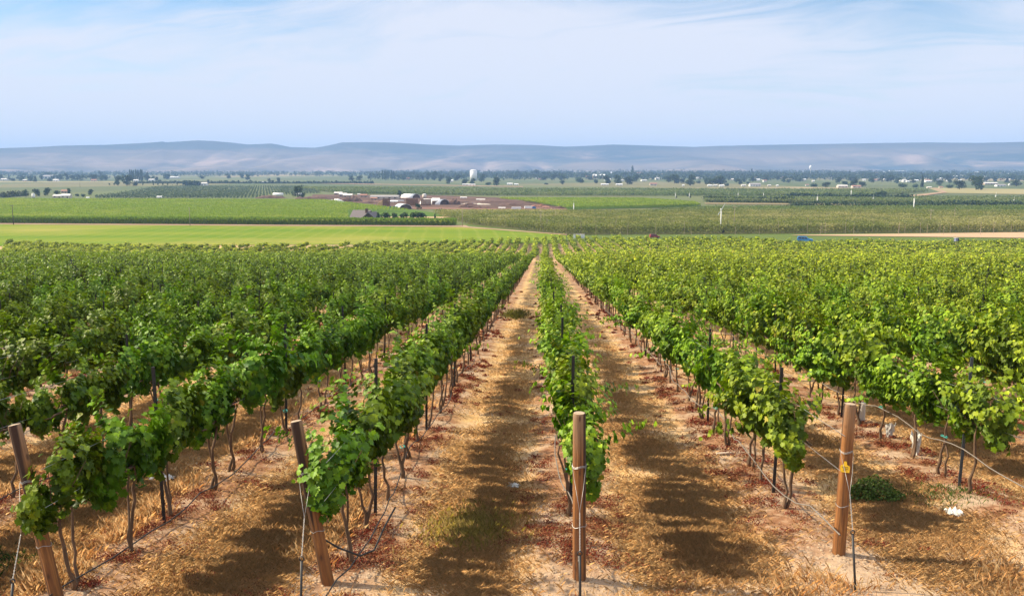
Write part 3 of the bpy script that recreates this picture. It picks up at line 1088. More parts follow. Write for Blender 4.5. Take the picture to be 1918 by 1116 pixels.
rods = [((16, 1190), (24, 1092)), ((563, 1175), (565, 1050)), ((1087, 1165), (1086, 1040)), ((1603, 1118), (1597, 1000))]
rod_label = ['black anchor rod in the dry grass left of the leftmost wooden post', 'black anchor rod left of the second wooden post',
             'black anchor rod in front of the upright middle post', 'black anchor rod with an eye in front of the tagged post']
for (rt, (p, ax)) in zip(zip(rods, rod_label), [((po[1], po[3]), po[2]) for po in posts]):
    (lo, hi), lab = rt
    base, L = p
    gx, gy, gz_, _ = gp(*lo)
    top = at(hi[0], hi[1], gy + .12)
    e = empty('anchor_rod', (gx, gy, gz_))
    tag(e, lab, 'anchor rod', 'anchor rods in front of the end posts')
    rel = top - Vector((gx, gy, gz_))
    m = MB().tube([rel * -.1, rel * .5, rel], .0125, 8)
    m.build('rod', M_HOSE, e, None, True)
    mm = MB()
    mm.tube([rel + Vector((.022 * math.cos(a), 0, .022 + .022 * math.sin(a))) for a in [k * math.pi / 6 for k in range(13)]], .006, 6, False)
    mm.build('eye', M_HOSE, e, None, True)
    # twisted guy wire splitting into a fork that grips the post
    w = MB()
    org = Vector((gx, gy, gz_))
    r_ = .075
    hit = base + ax * L * .62 + Vector((0, -r_, 0)) - org
    fork = rel * .45 + hit * .55
    for ph in (0, math.pi):
        pts = []
        for k in range(30):
            u = k / 29
            c = (rel + Vector((0, 0, .03))) * (1 - u) + fork * u
            pts.append(c + Vector((math.cos(ph + k * 1.6), 0, math.sin(ph + k * 1.6) * .3)) * .005)
        w.tube(pts, .0024, 5)
    hi_ = base + ax * L * .685 - org
    w.tube([fork, fork * .5 + (hi_ + Vector((-r_, -r_ * .6, 0))) * .5, hi_ + Vector((-r_, -r_ * .3, 0))], .0024, 5)
    w.tube([fork, fork * .5 + (hi_ + Vector((r_, -r_ * .8, 0))) * .5, hi_ + Vector((r_ * .9, -r_ * .5, -.0))], .0024, 5)
    w.build('guy_wire', M_WIRE, e, None, True)

# the yellow ear tag with its illegible handwriting
pr, pb, pax, pL, prad = posts[3]
tg = MB()
out_ = [(-.048, 0), (.048, 0), (.052, .062), (.044, .076), (.018, .088), (.015, .118), (.010, .126), (-.010, .126), (-.015, .118), (-.018, .088), (-.044, .076), (-.052, .062)]
nq = len(out_)
tg.poly([(a, 0, b) for a, b in out_] + [(a, .004, b) for a, b in out_], [tuple(range(nq)), tuple(range(2 * nq - 1, nq - 1, -1))] + [(k, k + nq, (k + 1) % nq + nq, (k + 1) % nq) for k in range(nq)])
ipr = pr.rotation_euler.to_matrix().inverted()
tag_o = tg.build('tag', M_YEL, pr, (0.01, 0, 0))
cam_side = ipr @ Vector((-pb.x, -pb.y, 0)).normalized()
az = math.atan2(cam_side.y, cam_side.x)
tag_o.location = (math.cos(az) * (prad * 1.10 + .035), math.sin(az) * (prad * 1.10 + .035), pL * .565)
tag_o.rotation_euler = (0, 0, az + math.pi / 2)
ink = MB()
tr_ = random.Random(3)
for z, xa, xb in ((.062, -.036, .036), (.042, -.024, .034), (.022, -.022, .016)):
    pts = []
    q = xa
    while q < xb:
        pts.append((q, -.0022, z + tr_.uniform(-.006, .006)))
        q += tr_.uniform(.003, .007)
    ink.tube(pts, .0021, 4)
ink.build('handwriting', M_INK, tag_o)

# trellis wires and drip hoses
for i in range(-4, 5):
    x = row_x(i); y0 = post_y(x)
    for hgt, nm in ((1.05, 'cordon wire'), (1.45, 'foliage wire')):
        m = MB()
        pts = []
        yy = y0
        while yy < 60:
            pts.append((x + (.03 if hgt > 1.2 else 0), yy, float(zg(x, yy)) + hgt - (.0 if yy > y0 + .1 else .0)))
            yy += 2.6
        m.tube(pts, .0028, 4, False)
        o = m.build('trellis_wire', M_WIRE)
        tag(o, 'thin grey %s strung along %s' % (nm, row_phrase(i)), 'wire', 'trellis wires along the vine rows')
    m = MB(); pts = []
    yy = y0 - (1.4 if i in (-2,) else 0.2)
    hr = random.Random(i + 77)
    left = i <= -1
    while yy < 50:
        sag = .06 * math.sin(yy * 1.9 + i)
        h = (.10 if left else .34) + sag * (.7 if left else 1) + hr.gauss(0, .02)
        if i == 2:
            h += .22
        pts.append((x + .10 * math.sin(yy * .8 + i) + (.06 if left else -.1), yy, float(zg(x, yy)) + max(.02, h)))
        yy += .45
    m.tube(pts, .0085, 7, False)
    o = m.build('drip_hose', M_HOSE if left else M_HOSEG, None, None, True)
    tag(o, '%s drip hose running low along %s' % ('black' if left else 'dusty grey', row_phrase(i)), 'hose', 'drip hoses along the vine rows')
# loose loop of hose behind the second post
p0 = Vector((posts[1][1].x + .05, posts[1][1].y + .1, posts[1][1].z))
lp = MB().tube([p0 + Vector(v) for v in ((-.20, .08, 1.05), (-.24, .06, .85), (-.21, .05, .6), (-.12, .08, .42), (.02, .14, .30), (.22, .3, .14), (.34, .5, .12), (.42, .75, .3), (.50, 1.05, .42))], .011, 8)
tag(lp.build('hose_loop', M_HOSE, None, None, True), 'black hose looping down behind the second wooden post', 'hose')


# ------------------------------------------------------------------ litter and trash
def crumple(name, px, py, size, label, cat, mat=M_WHITE, flat=.35, seed=1, lift=0.0):
    x, y, z, _ = gp(px, py)
    rg = random.Random(seed)
    n, k = 9, 7
    m = MB(); V = []
    for a in range(n):
        for b in range(k):
            u, v = a / (n - 1) - .5, b / (k - 1) - .5
            V.append((u * size[0] + rg.gauss(0, .012), v * size[1] + rg.gauss(0, .012), size[2] * (abs(rg.gauss(0, flat)) + .12 + .6 * (math.cos(u * 3) * math.cos(v * 3)) * rg.uniform(.3, 1))))
    fs = [(a * k + b, a * k + b + 1, (a + 1) * k + b + 1, (a + 1) * k + b) for a in range(n - 1) for b in range(k - 1)]
    m.poly(V, fs)
    o = m.build(name, mat, None, (x, y, float(zg(x, y)) + .012 + lift))
    sd = o.modifiers.new('thickness', 'SOLIDIFY'); sd.thickness = .004; sd.offset = 1
    o.rotation_euler = (0, 0, rg.uniform(-.5, .5))
    return tag(o, label, cat)


crumple('plastic_sheet', 303, 900, (.42, .24, .07), 'flat white plastic sheet on the soil under the leftmost post row', 'plastic sheet', seed=3)
crumple('paper_scrap', 962, 908, (.16, .14, .06), 'white paper scrap in the dry grass aisle left of the middle post', 'paper', seed=5)
crumple('paper_scrap', 1786, 966, (.20, .24, .07), 'crumpled white paper lying with green leaves right of the shrub', 'paper', seed=8)
x, y, z, _ = gp(1357, 857)
o = MB().box((0, 0, .02), (.30, .055, .022), .2).build('slat_of_wood', paint('pale_slat', (.6, .48, .36), .8), None, (x, y, float(zg(x, y))))
tag(o, 'short pale slat lying on red litter beside the tagged post row', 'slat')


def grow_tube(px, py, h, r, label, torn=0.0, seed=0):
    x, y, z, mpp = gp(px, py)
    rg = random.Random(seed)
    m = MB(); n = 14; rings = 6
    for q in range(rings):
        for k in range(n):
            a = 2 * math.pi * k / n
            rr_ = r * (1 + .22 * torn * rg.gauss(0, 1)) * (1 + .12 * torn * q)
            zz_ = h * q / (rings - 1) * (1 + (torn * rg.gauss(0, .12) if q == rings - 1 else 0))
            m.v.append((rr_ * math.cos(a), rr_ * math.sin(a) * .8, zz_))
    for q in range(rings - 1):
        for k in range(n):
            m.f.append((q * n + k, q * n + (k + 1) % n, (q + 1) * n + (k + 1) % n, (q + 1) * n + k))
    o = m.build('grow_tube', M_WHITE if torn else paint('grey_white_card', (.62, .58, .52), .7, .15), None, (x, y, float(zg(x, y)) - .01), torn < .5)
    o.modifiers.new('thickness', 'SOLIDIFY').thickness = .004
    o.rotation_euler = (rg.uniform(-.1, .1), rg.uniform(-.12, .12), rg.uniform(0, 3))
    return tag(o, label, 'grow tube')


grow_tube(1614, 796, .42, .06, 'tall greyish white grow tube just behind the tagged post', 0.0, 1)
grow_tube(1665, 820, .26, .055, 'small torn white grow tube between the tagged post and two others', .9, 2)
grow_tube(1714, 852, .36, .06, 'crumpled white grow tube farthest right of the tagged post', 1.0, 3)
grow_tube(1388, 640, .46, .07, 'pale grow tube farther back behind the tagged row, left one', 0.0, 4)
grow_tube(1408, 640, .46, .07, 'pale grow tube farther back behind the tagged row, right one', 0.0, 5)

# green shrub beside the tagged post
x, y, z, mpp = gp(1637, 938)
rng = np.random.default_rng(5)
nb = 2600
dirs = norm(rng.normal(0, 1, (nb, 3)) * np.array([1, 1, .8])); dirs[:, 2] = np.abs(dirs[:, 2])
rad_ = rng.uniform(.35, 1.0, nb) ** .6 * (0.82 + .36 * vnoise(dirs[:, 0] * 3 + 9, dirs[:, 2] * 3 + dirs[:, 1] * 2 + 9, 4))
P = dirs * rad_[:, None] * np.array([.36, .30, .30])
V, Fs, k = leaf_quad(P, dirs + rng.normal(0, .6, (nb, 3)), dirs * .4 + np.array([0, 0, .4]) + rng.normal(0, .6, (nb, 3)), rng.uniform(.02, .045, nb), rng, .4)
c = np.array([.075, .125, .022]) * rng.uniform(.6, 1.5, (nb, 1))
c[rng.random(nb) < .03] = (.35, .35, .12)
e = empty('shrub', (x, y, float(zg(x, y))), 0, (1.1, 1.1, 1.05))
tag(e, 'round dark green shrub on the straw just right of the tagged post', 'shrub')
obj('foliage', raw_mesh('foliage', V, Fs, M_TREE, np.repeat(c, k, 0)), e)
st = MB()
for q in range(9):
    a = q * .7
    st.tube([(0, 0, -.03), (.1 * math.cos(a), .1 * math.sin(a), .12), (.2 * math.cos(a), .2 * math.sin(a), .24)], [.009, .006, .003], 5)
st.build('stems', M_BARK, e)


# ------------------------------------------------------------------ dry grass, straw, red litter, weeds (uncountable)
def sample_near(n, ymax, pw=1.6):
    u = RNG.random(n)
    y = 6.6 * (1 + u * ((ymax / 6.6) ** (1 - pw) - 1)) ** (1 / (1 - pw))
    x = 0.033 * y + RNG.uniform(-1, 1, n) * (0.60 * y + 1.2)
    return x, y


def aisle_pos(x):
    a = x - 0.42
    sp = np.where(a > 0, 2.92, 2.6)
    return (a / sp - np.floor(a / sp)) * sp, sp


def blades(x, y, h, w, lean, col, name, label, cat, mat, flat=False):
    n = len(x)
    az = RNG.uniform(0, 2 * np.pi, n)
    ln = lean * h
    dx, dy = np.cos(az) * ln, np.sin(az) * ln
    z = zg(x, y)
    wx, wy = -np.sin(az) * w, np.cos(az) * w
    hz = np.sqrt(np.maximum(h * h - ln * ln * .8, (.08 * h) ** 2))
    V = np.zeros((n, 5, 3))
    V[:, 0] = np.stack([x - wx, y - wy, z - .01], -1)
    V[:, 1] = np.stack([x + wx, y + wy, z - .01], -1)
    V[:, 2] = np.stack([x + wx * .7 + dx * .4, y + wy * .7 + dy * .4, z + hz * .62], -1)
    V[:, 3] = np.stack([x + dx, y + dy, z + hz], -1)
    V[:, 4] = np.stack([x - wx * .7 + dx * .4, y - wy * .7 + dy * .4, z + hz * .62], -1)
    Fs = np.arange(n * 5).reshape(n, 5)
    o = obj(name, raw_mesh(name, V.reshape(-1, 3), Fs, mat, np.repeat(col, 5, 0)))
    return tag(o, label, cat, None, 'stuff')


def tufts(n, ymax, per, pw, accept, spread):
    x, y = sample_near(n, ymax, pw)
    k = RNG.random(n) < accept(x, y)
    x, y = x[k], y[k]
    for bx, by in ((p_[1].x, p_[1].y) for p_ in posts):
        far_ = np.hypot((x - bx - .12) / .62, (y - by + .02) / .42) > .75 + .6 * vnoise(x / .25, y / .25, 77)
        x, y = x[far_], y[far_]
    x = np.repeat(x, per) + RNG.normal(0, spread, len(x) * per)
    y = np.repeat(y, per) + RNG.normal(0, spread, len(y) * per)
    return x, y


def strip_density(x, y):
    a, sp = aisle_pos(x)
    wob = (vnoise(x / .8, y / 1.1, 21) - .5) * .5
    c = sp * .53
    d = np.exp(-(((a + wob - c) / .50) ** 2) * 1.2)
    patch = np.clip(vnoise(x / .9, y / 1.4, 22) * 2.0 - .35, 0.05, 1)
    head = np.clip((y - post_y(x) + .3) / 1.2, .06, 1)
    return d * patch * head


def any_density(x, y):
    a, sp = aisle_pos(x)
    e = np.minimum(a, sp - a)
    return np.clip((e - .50) / .4, .05, 1) * np.clip((y - post_y(x) + 1.4) / 1.6, .15, 1) * np.clip(vnoise(x / .6, y / .6, 31) * 1.8 - .5, 0, 1)


STRAW_A = np.array([.74, .50, .265]); STRAW_B = np.array([.57, .375, .19]); STRAW_C = np.array([.80, .61, .375])


def straw_col(n, a, b, lo=.75, hi=1.15):
    k = 6
    m = n // k + 1
    t_ = np.repeat(RNG.random((m, 1)), k, 0)[:n]
    v_ = np.repeat(RNG.uniform(lo, hi, (m, 1)), k, 0)[:n]
    return (a + (b - a) * t_) * v_ * RNG.uniform(.9, 1.1, (n, 1))


x, y = tufts(420000, 75, 7, 1.75, strip_density, .11)
h = RNG.uniform(.025, .095, len(x)) * (.75 + .6 * vnoise(x / 1.2, y / 1.5, 23))
w = np.maximum(.0007, y * .00008) * RNG.uniform(.7, 1.5, len(x))
blades(x, y, h, w, RNG.uniform(.4, 1.0, len(x)), straw_col(len(x), STRAW_B, STRAW_A), 'dry_grass',
       'dry golden brown grass in strips down the middle of each aisle', 'dry grass', M_GRASS)
# low matted straw everywhere between the rows
x, y = tufts(340000, 55, 7, 1.7, any_density, .2)
h = RNG.uniform(.03, .11, len(x))
w = np.maximum(.0007, y * .00008) * RNG.uniform(.7, 1.5, len(x))
blades(x, y, h, w, RNG.uniform(.85, 1.1, len(x)), straw_col(len(x), STRAW_A, STRAW_C), 'straw_mat',
       'pale matted straw lying flat over the wheel lanes', 'straw', M_GRASS)


# tall golden clumps hugging the left rows and the headland
def clump_density(x, y):
    a, sp = aisle_pos(x)
    side = np.exp(-((a - sp * .80) / .22) ** 2) * (x < -1.5)
    head = np.exp(-((y - post_y(x) + .9) / .7) ** 2) * .12
    return np.clip((side + head) * np.clip(vnoise(x / .5, y / .7, 41) * 2.6 - 1.15, 0, 1), 0, 1)


x, y = tufts(150000, 45, 10, 1.8, clump_density, .07)
h = RNG.uniform(.04, .18, len(x))
w = np.maximum(.0007, y * .00008) * RNG.uniform(.7, 1.4, len(x))
blades(x, y, h, w, RNG.uniform(.2, .9, len(x)), straw_col(len(x), STRAW_A * np.array([1.05, .95, .85]), STRAW_C), 'tall_dry_grass',
       'taller golden grass clumps beside the left rows and the posts', 'dry grass', M_GRASS)


# dark red low weeds and fallen leaves under the rows
def red_density(x, y):
    t = row_t(x)
    return np.exp(-(t / .62) ** 2) * (np.clip(vnoise(x / .34, y / .42, 51) * 3.4 - 1.45, 0, 1)) * np.clip((y - post_y(x) + .8) / .8, 0, 1)


x, y = tufts(44000, 70, 40, 1.6, red_density, .05)
n = len(x)
P = np.stack([x, y, zg(x, y) + RNG.uniform(.002, .05, n)], -1)
nn = np.array([0, 0, 1.0]) + RNG.normal(0, .7, (n, 3))
V, Fs, k = leaf_quad(P, nn, RNG.normal(0, 1, (n, 3)), np.maximum(.017, y * .0015) * RNG.uniform(.6, 1.5, n), RNG, .45)
m_ = n // 40 + 1
base_ = np.repeat(RNG.random((m_, 1)) ** 1.6, 40, 0)[:n]
c = np.array([.17, .022, .014]) + (np.array([.26, .12, .05]) - np.array([.17, .022, .014])) * base_
c = c * RNG.uniform(.6, 1.25, (n, 1))
tag(obj('red_litter', raw_mesh('red_litter', V, Fs, M_LITTER, np.repeat(c, k, 0))), 'dark red low weeds scattered on the soil under the rows', 'red weeds', None, 'stuff')

# brown leaf litter and crumbs on bare soil
x, y = sample_near(60000, 60, 1.7)
n = len(x)
P = np.stack([x, y, zg(x, y) + RNG.uniform(.003, .02, n)], -1)
V, Fs, k = leaf_quad(P, np.array([0, 0, 1.0]) + RNG.normal(0, .6, (n, 3)), RNG.normal(0, 1, (n, 3)), np.maximum(.012, y * .0011) * RNG.uniform(.5, 1.7, n), RNG, .35)
c = straw_col(n, np.array([.10, .05, .028]), np.array([.45, .27, .13]), .6, 1.2)
tag(obj('leaf_litter', raw_mesh('leaf_litter', V, Fs, M_LITTER, np.repeat(c, k, 0))), 'brown crumbs of leaf litter strewn over the bare soil', 'leaf litter', None, 'stuff')


# olive and green weeds: patches seen in the aisles
def weed(px, py, rx, ry, n, hh, col, name, label):
    X0, Y0, _, _ = gp(px, py)
    x = X0 + RNG.normal(0, rx, n); y = Y0 + RNG.normal(0, ry, n)
    cc = np.array(col) * RNG.uniform(.6, 1.3, (n, 1))
    blades(x, y, RNG.uniform(.4, 1, n) * hh, np.full(n, max(.003, Y0 * .00022)), RNG.uniform(.1, .9, n), cc, name, label, 'weeds', M_CROP)


weed(880, 985, .26, .38, 2300, .15, (.40, .30, .12), 'olive_weeds', 'olive green weeds in the aisle left of the middle post')
weed(965, 592, .28, 1.2, 900, .34, (.14, .13, .04), 'olive_weeds', 'olive weed patch farther down the left aisle')
weed(1260, 520, .35, 2.0, 500, .30, (.16, .15, .05), 'olive_weeds', 'faint weed patch down the right aisle')
weed(1750, 930, .45, .35, 700, .10, (.08, .14, .03), 'green_weeds', 'low green creeping weeds right of the shrub')
weed(10, 1060, .2, .2, 300, .16, (.05, .10, .03), 'green_weeds', 'green weeds at the left edge beside the leftmost post')

# clods of earth around the posts
cl = MB(); rg = random.Random(8)
ico = [(0, 0, 1), (.9, 0, .4), (.28, .85, .4), (-.72, .53, .4), (-.72, -.53, .4), (.28, -.85, .4), (.72, .53, -.3), (-.28, .85, -.3), (-.9, 0, -.3), (-.28, -.85, -.3), (.72, -.53, -.3)]
icf = [(0, 1, 2), (0, 2, 3), (0, 3, 4), (0, 4, 5), (0, 5, 1), (1, 6, 2), (2, 7, 3), (3, 8, 4), (4, 9, 5), (5, 10, 1), (6, 7, 2), (7, 8, 3), (8, 9, 4), (9, 10, 5), (10, 6, 1)]
for q in range(1100):
    yy = 7.2 + rg.random() ** 1.6 * 14; xx = .033 * yy + rg.uniform(-1, 1) * (.6 * yy + .5)
    if rg.random() < .45:
        b = rg.choice(posts)[1]
        xx, yy = b.x + rg.gauss(0, .3), b.y + rg.gauss(0, .25)
    s = rg.uniform(.008, .028)
    z = float(zg(xx, yy))
    cl.poly([(xx + a * s * rg.uniform(.7, 1.4), yy + b_ * s * rg.uniform(.7, 1.4), z + c_ * s * .7) for a, b_, c_ in ico], icf)
tag(cl.build('soil_clods', paint('clod', (.42, .30, .19), .95, .3, 9)), 'small clods of dry earth scattered on the soil', 'clods', None, 'stuff')

# ------------------------------------------------------------------ valley crops as masses of leaves
def scatter_crop(name, left, right, n, h0, h1, size, cols, label, rows=None, hole=None, shell=.5, grow=None, seed=3):
    """crop standing on a piece of land given by far-to-near photo pixels; h0..h1 is the height band of its leaves"""
    rng = np.random.default_rng(seed)
    lp = np.array([gp(*p)[:2] for p in left]); rp = np.array([gp(*p)[:2] for p in right])
    u = np.linspace(0, 1, 400)
    def arc(q):
        return np.stack([np.interp(u, np.linspace(0, 1, len(q)), q[:, i]) for i in (0, 1)], -1)
    L, Rr = arc(lp), arc(rp)
    wd = np.linalg.norm(Rr - L, axis=1)
    st = np.linalg.norm(np.diff((L + Rr) / 2, axis=0), axis=1)
    area = wd[:-1] * st / np.maximum(((L + Rr)[:-1, 1] / 2) ** 1.3, 1)
    cdf = np.cumsum(area); cdf /= cdf[-1]
    t = np.interp(rng.random(n), np.concatenate([[0], cdf]), u)
    b = rng.random(n)
    x = np.interp(t, u, L[:, 0]) * (1 - b) + np.interp(t, u, Rr[:, 0]) * b
    y = np.interp(t, u, L[:, 1]) * (1 - b) + np.interp(t, u, Rr[:, 1]) * b
    if rows:
        ang, sp, wid, along = rows
        ca, sa = math.cos(ang), math.sin(ang)
        p = x * ca + y * sa; q = -x * sa + y * ca
        p = np.round(p / sp) * sp + rng.normal(0, wid, n)
        if along:
            q = np.round(q / along) * along + rng.normal(0, along * .22, n)
        x = p * ca - q * sa; y = p * sa + q * ca
    if hole:
        px, py = project(x, y, np.interp(y, _gy, _gz))
        keep = ~((px > hole[0]) & (px < hole[2]) & (py > hole[1]) & (py < hole[3]))
        x, y = x[keep], y[keep]
    n = len(x)
    lumps = vnoise(x / 9, y / 9, seed) * .5 + vnoise(x / 60, y / 60, seed + 1) * .5
    top = h1 * (.86 + .28 * (vnoise(x / 2.2, y / 2.2, seed + 2) * .6 + lumps * .4))
    z = np.interp(y, _gy, _gz) + h0 + (top - h0) * rng.random(n) ** shell
    s = np.maximum(size * .8, y * size * .0017) * rng.uniform(.6, 1.5, n)
    P = np.stack([x, y, z], -1)
    nn = np.array([0, -.25, .9]) + rng.normal(0, .6, (n, 3))
    tip = rng.normal(0, 1, (n, 3)) + (np.array([0, 0, grow]) if grow else 0)
    V, Fs, k = leaf_quad(P, nn, tip, s, rng, .45)
    a, c2, c3 = (np.array(c) for c in cols)
    c = a + (c2 - a) * rng.random((n, 1))
    c = c + (c3 - c) * np.clip((lumps[:, None] - .45) * 3, 0, .8)
    c = c * rng.uniform(.75, 1.25, (n, 1))
    o = obj(name, raw_mesh(name, V, Fs, M_CROP, np.repeat(c, k, 0)))
    return tag(o, label, 'crop', None, 'stuff')


GC = [(.155, .225, .016), (.215, .275, .022), (.28, .31, .04)]
scatter_crop('corn_crop', [(-260, 376), (-260, 395), (-260, 417)], [(610, 379), (815, 405), (852, 424)], 420000, 1.2, 2.4, .42, GC,
             'bright green corn standing tall in a wide field on the left', (R(8), 2.2, .35, None), (652, 399, 862, 420.5), .35, 1.2, 31)
# the front rows of the corn, seen from the side
rng = np.random.default_rng(44)
n = 90000
pa = np.array([gp(-260, 417.3)[:2], gp(300, 420.5)[:2], gp(852, 423.5)[:2]])
t = rng.random(n)
x = np.interp(t, [0, .5, 1], pa[:, 0]); y = np.interp(t, [0, .5, 1], pa[:, 1]) + rng.random(n) ** 1.4 * 9
z0 = np.interp(y, _gy, _gz)
stalk = np.round(x / .45) * .45 + rng.normal(0, .12, n)
hgt = rng.random(n) ** .65 * (2.35 + .5 * vnoise(x / 3, y / 3, 2))
P = np.stack([stalk, y, z0 + hgt], -1)
nn = np.stack([rng.normal(0, .7, n), np.full(n, -.9), rng.uniform(-.1, .35, n)], -1)
tip = np.stack([rng.normal(0, .5, n), rng.normal(0, .4, n), np.full(n, 1.)], -1)
V, Fs, k = leaf_quad(P, nn, tip, rng.uniform(.5, 1.0, n), rng, .16)
c = (np.array([.09, .16, .015]) + np.array([.12, .13, .014]) * rng.random((n, 1))) * rng.uniform(.7, 1.25, (n, 1))
tag(obj('corn_edge', raw_mesh('corn_edge', V, Fs, M_CROP, np.repeat(c, k, 0))), 'upright leafy front rows of the corn above the dirt path', 'crop', None, 'stuff')
scatter_crop('corn_crop', [(935, 375), (1000, 382), (1060, 393)], [(1205, 376), (1300, 383), (1312, 388)], 130000, 1.0, 2.2, .5, GC,
             'bright green corn in the long wedge right of the brown yard', (R(70), 2.4, .4, None), None, .35, 1.2, 33)
OC = [(.12, .14, .032), (.19, .20, .052), (.30, .27, .11)]
scatter_crop('orchard', [(812, 404), (880, 421), (1062, 440)], [(2150, 405), (2150, 418), (2150, 434)], 520000, .3, 3.4, .55, OC,
             'olive green orchard rows filling the flat land right of the pale track', (R(62), 4.2, .75, None), None, .6, .6, 35)
scatter_crop('orchard', [(1320, 395), (1200, 403)], [(2150, 392), (2150, 405)], 100000, .3, 3.0, .6, [(.085, .125, .032), (.13, .17, .042), (.18, .19, .065)],
             'dark green orchard block behind the wind machine', (R(60), 4.4, .8, None), None, .6, .5, 36)
# farther blocks
FC = [(.09, .125, .045), (.13, .165, .06), (.17, .19, .085)]
scatter_crop('far_orchard', [(830, 357), (930, 367)], [(1740, 359), (1640, 368)], 110000, .3, 3.0, .7, FC, 'grey green orchard land in front of the town', (R(75), 5.0, .9, None), None, .6, .4, 37)
scatter_crop('far_orchard', [(560, 354), (640, 363)], [(900, 356), (925, 367)], 60000, .3, 3.0, .7, FC, 'grey green orchard land behind the brown yard', (R(70), 5.0, .9, None), None, .6, .4, 38)
scatter_crop('far_orchard', [(1320, 374), (1320, 380)], [(2150, 374), (2150, 386)], 100000, .3, 3.0, .7, FC, 'green orchard strip crossed by dark hedges on the right', (R(82), 5.0, .8, None), None, .6, .4, 39)


def hedge_line(a, b, h, dep, n, col, label, seed):
    rng = np.random.default_rng(seed)
    A = np.array(gp(*a)[:2]); B = np.array(gp(*b)[:2])
    t = rng.random((n, 1))
    q = A + (B - A) * t + rng.normal(0, dep / 2, (n, 2))
    P = np.concatenate([q, (np.interp(q[:, 1], _gy, _gz) + rng.random(n) * h * (.7 + .5 * vnoise(q[:, 0] / 6, q[:, 1] / 6, seed)))[:, None]], -1)
    V, Fs, k = leaf_quad(P, np.array([0, -.5, .6]) + rng.normal(0, .6, (n, 3)), rng.normal(0, 1, (n, 3)), rng.uniform(.6, 1.5, n) * max(.5, A[1] * .0018), rng, .5)
    c = np.array(col) * rng.uniform(.6, 1.4, (n, 1))
    o = obj('hedge', raw_mesh('hedge', V, Fs, M_TREE, np.repeat(c, k, 0)))
    return tag(o, label, 'hedge')


hedge_line((1470, 374), (1705, 377), 5, 5, 3200, (.030, .055, .028), 'dark green hedge line right of centre, behind the tall thin white wind machine', 1)
hedge_line((1325, 378.5), (1480, 380.5), 4, 5, 1800, (.045, .07, .03), 'thin dark hedge along the dry strip behind the slanted wind machine', 2)
hedge_line((1480, 388.5), (1735, 389), 3.5, 4, 1800, (.04, .065, .028), 'low broken hedge right of the slanted wind machine', 3)
hedge_line((1735, 387.5), (2150, 389), 4, 4, 2600, (.035, .06, .028), 'dark hedge line running to the right photo edge', 4)
hedge_line((350, 348), (371, 348), 6, 6, 900, (.022, .045, .03), 'short clipped dark hedge left of the white house', 5)
hedge_line((258, 343.6), (700, 344.2), 3, 4, 2600, (.04, .065, .035), 'long thin hedge across the plain behind the hop rows', 6)
hedge_line((0, 370.5), (40, 367), 4, 5, 800, (.04, .055, .025), 'low hedge at the left photo edge by the silo', 7)


# dark trellised rows running away on the left
def far_rows():
    rng = np.random.default_rng(12)
    A = np.array(gp(180, 371)[:2]); B = np.array(gp(620, 371)[:2])
    d = np.array(gp(440, 347)[:2]) - np.array(gp(398, 370)[:2]); d /= np.linalg.norm(d)
    Vs, Cs = [], []
    m = 64
    for q in range(m):
        s = A + (B - A) * q / (m - 1)
        L = 560
        near = 0
        k = 420
        w = rng.random(k) ** 1.5 * L
        p = s + d * w[:, None] + rng.normal(0, .28, (k, 2))
        px, py = project(p[:, 0], p[:, 1], np.interp(p[:, 1], _gy, _gz))
        ok = (py > 346 + np.clip(px - 400, 0, 300) * .022) & ~((px > 500) & (py > 366 - (px - 500) * .03))
        p = p[ok]
        Vs.append(np.concatenate([p, (np.interp(p[:, 1], _gy, _gz) + rng.random(len(p)) * 2.6)[:, None]], -1))
    P = np.concatenate(Vs); n = len(P)
    V, Fs, k = leaf_quad(P, np.array([0, -.4, .7]) + rng.normal(0, .5, (n, 3)), rng.normal(0, 1, (n, 3)), rng.uniform(.6, 1.3, n), rng, .5)
    c = np.array([.060, .090, .046]) * rng.uniform(.7, 1.35, (n, 1))
    o = obj('hop_rows', raw_mesh('hop_rows', V, Fs, M_TREE, np.repeat(c, k, 0)))
    tag(o, 'dark green trellised rows running away across the plain on the left', 'crop rows', None, 'stuff')


far_rows()


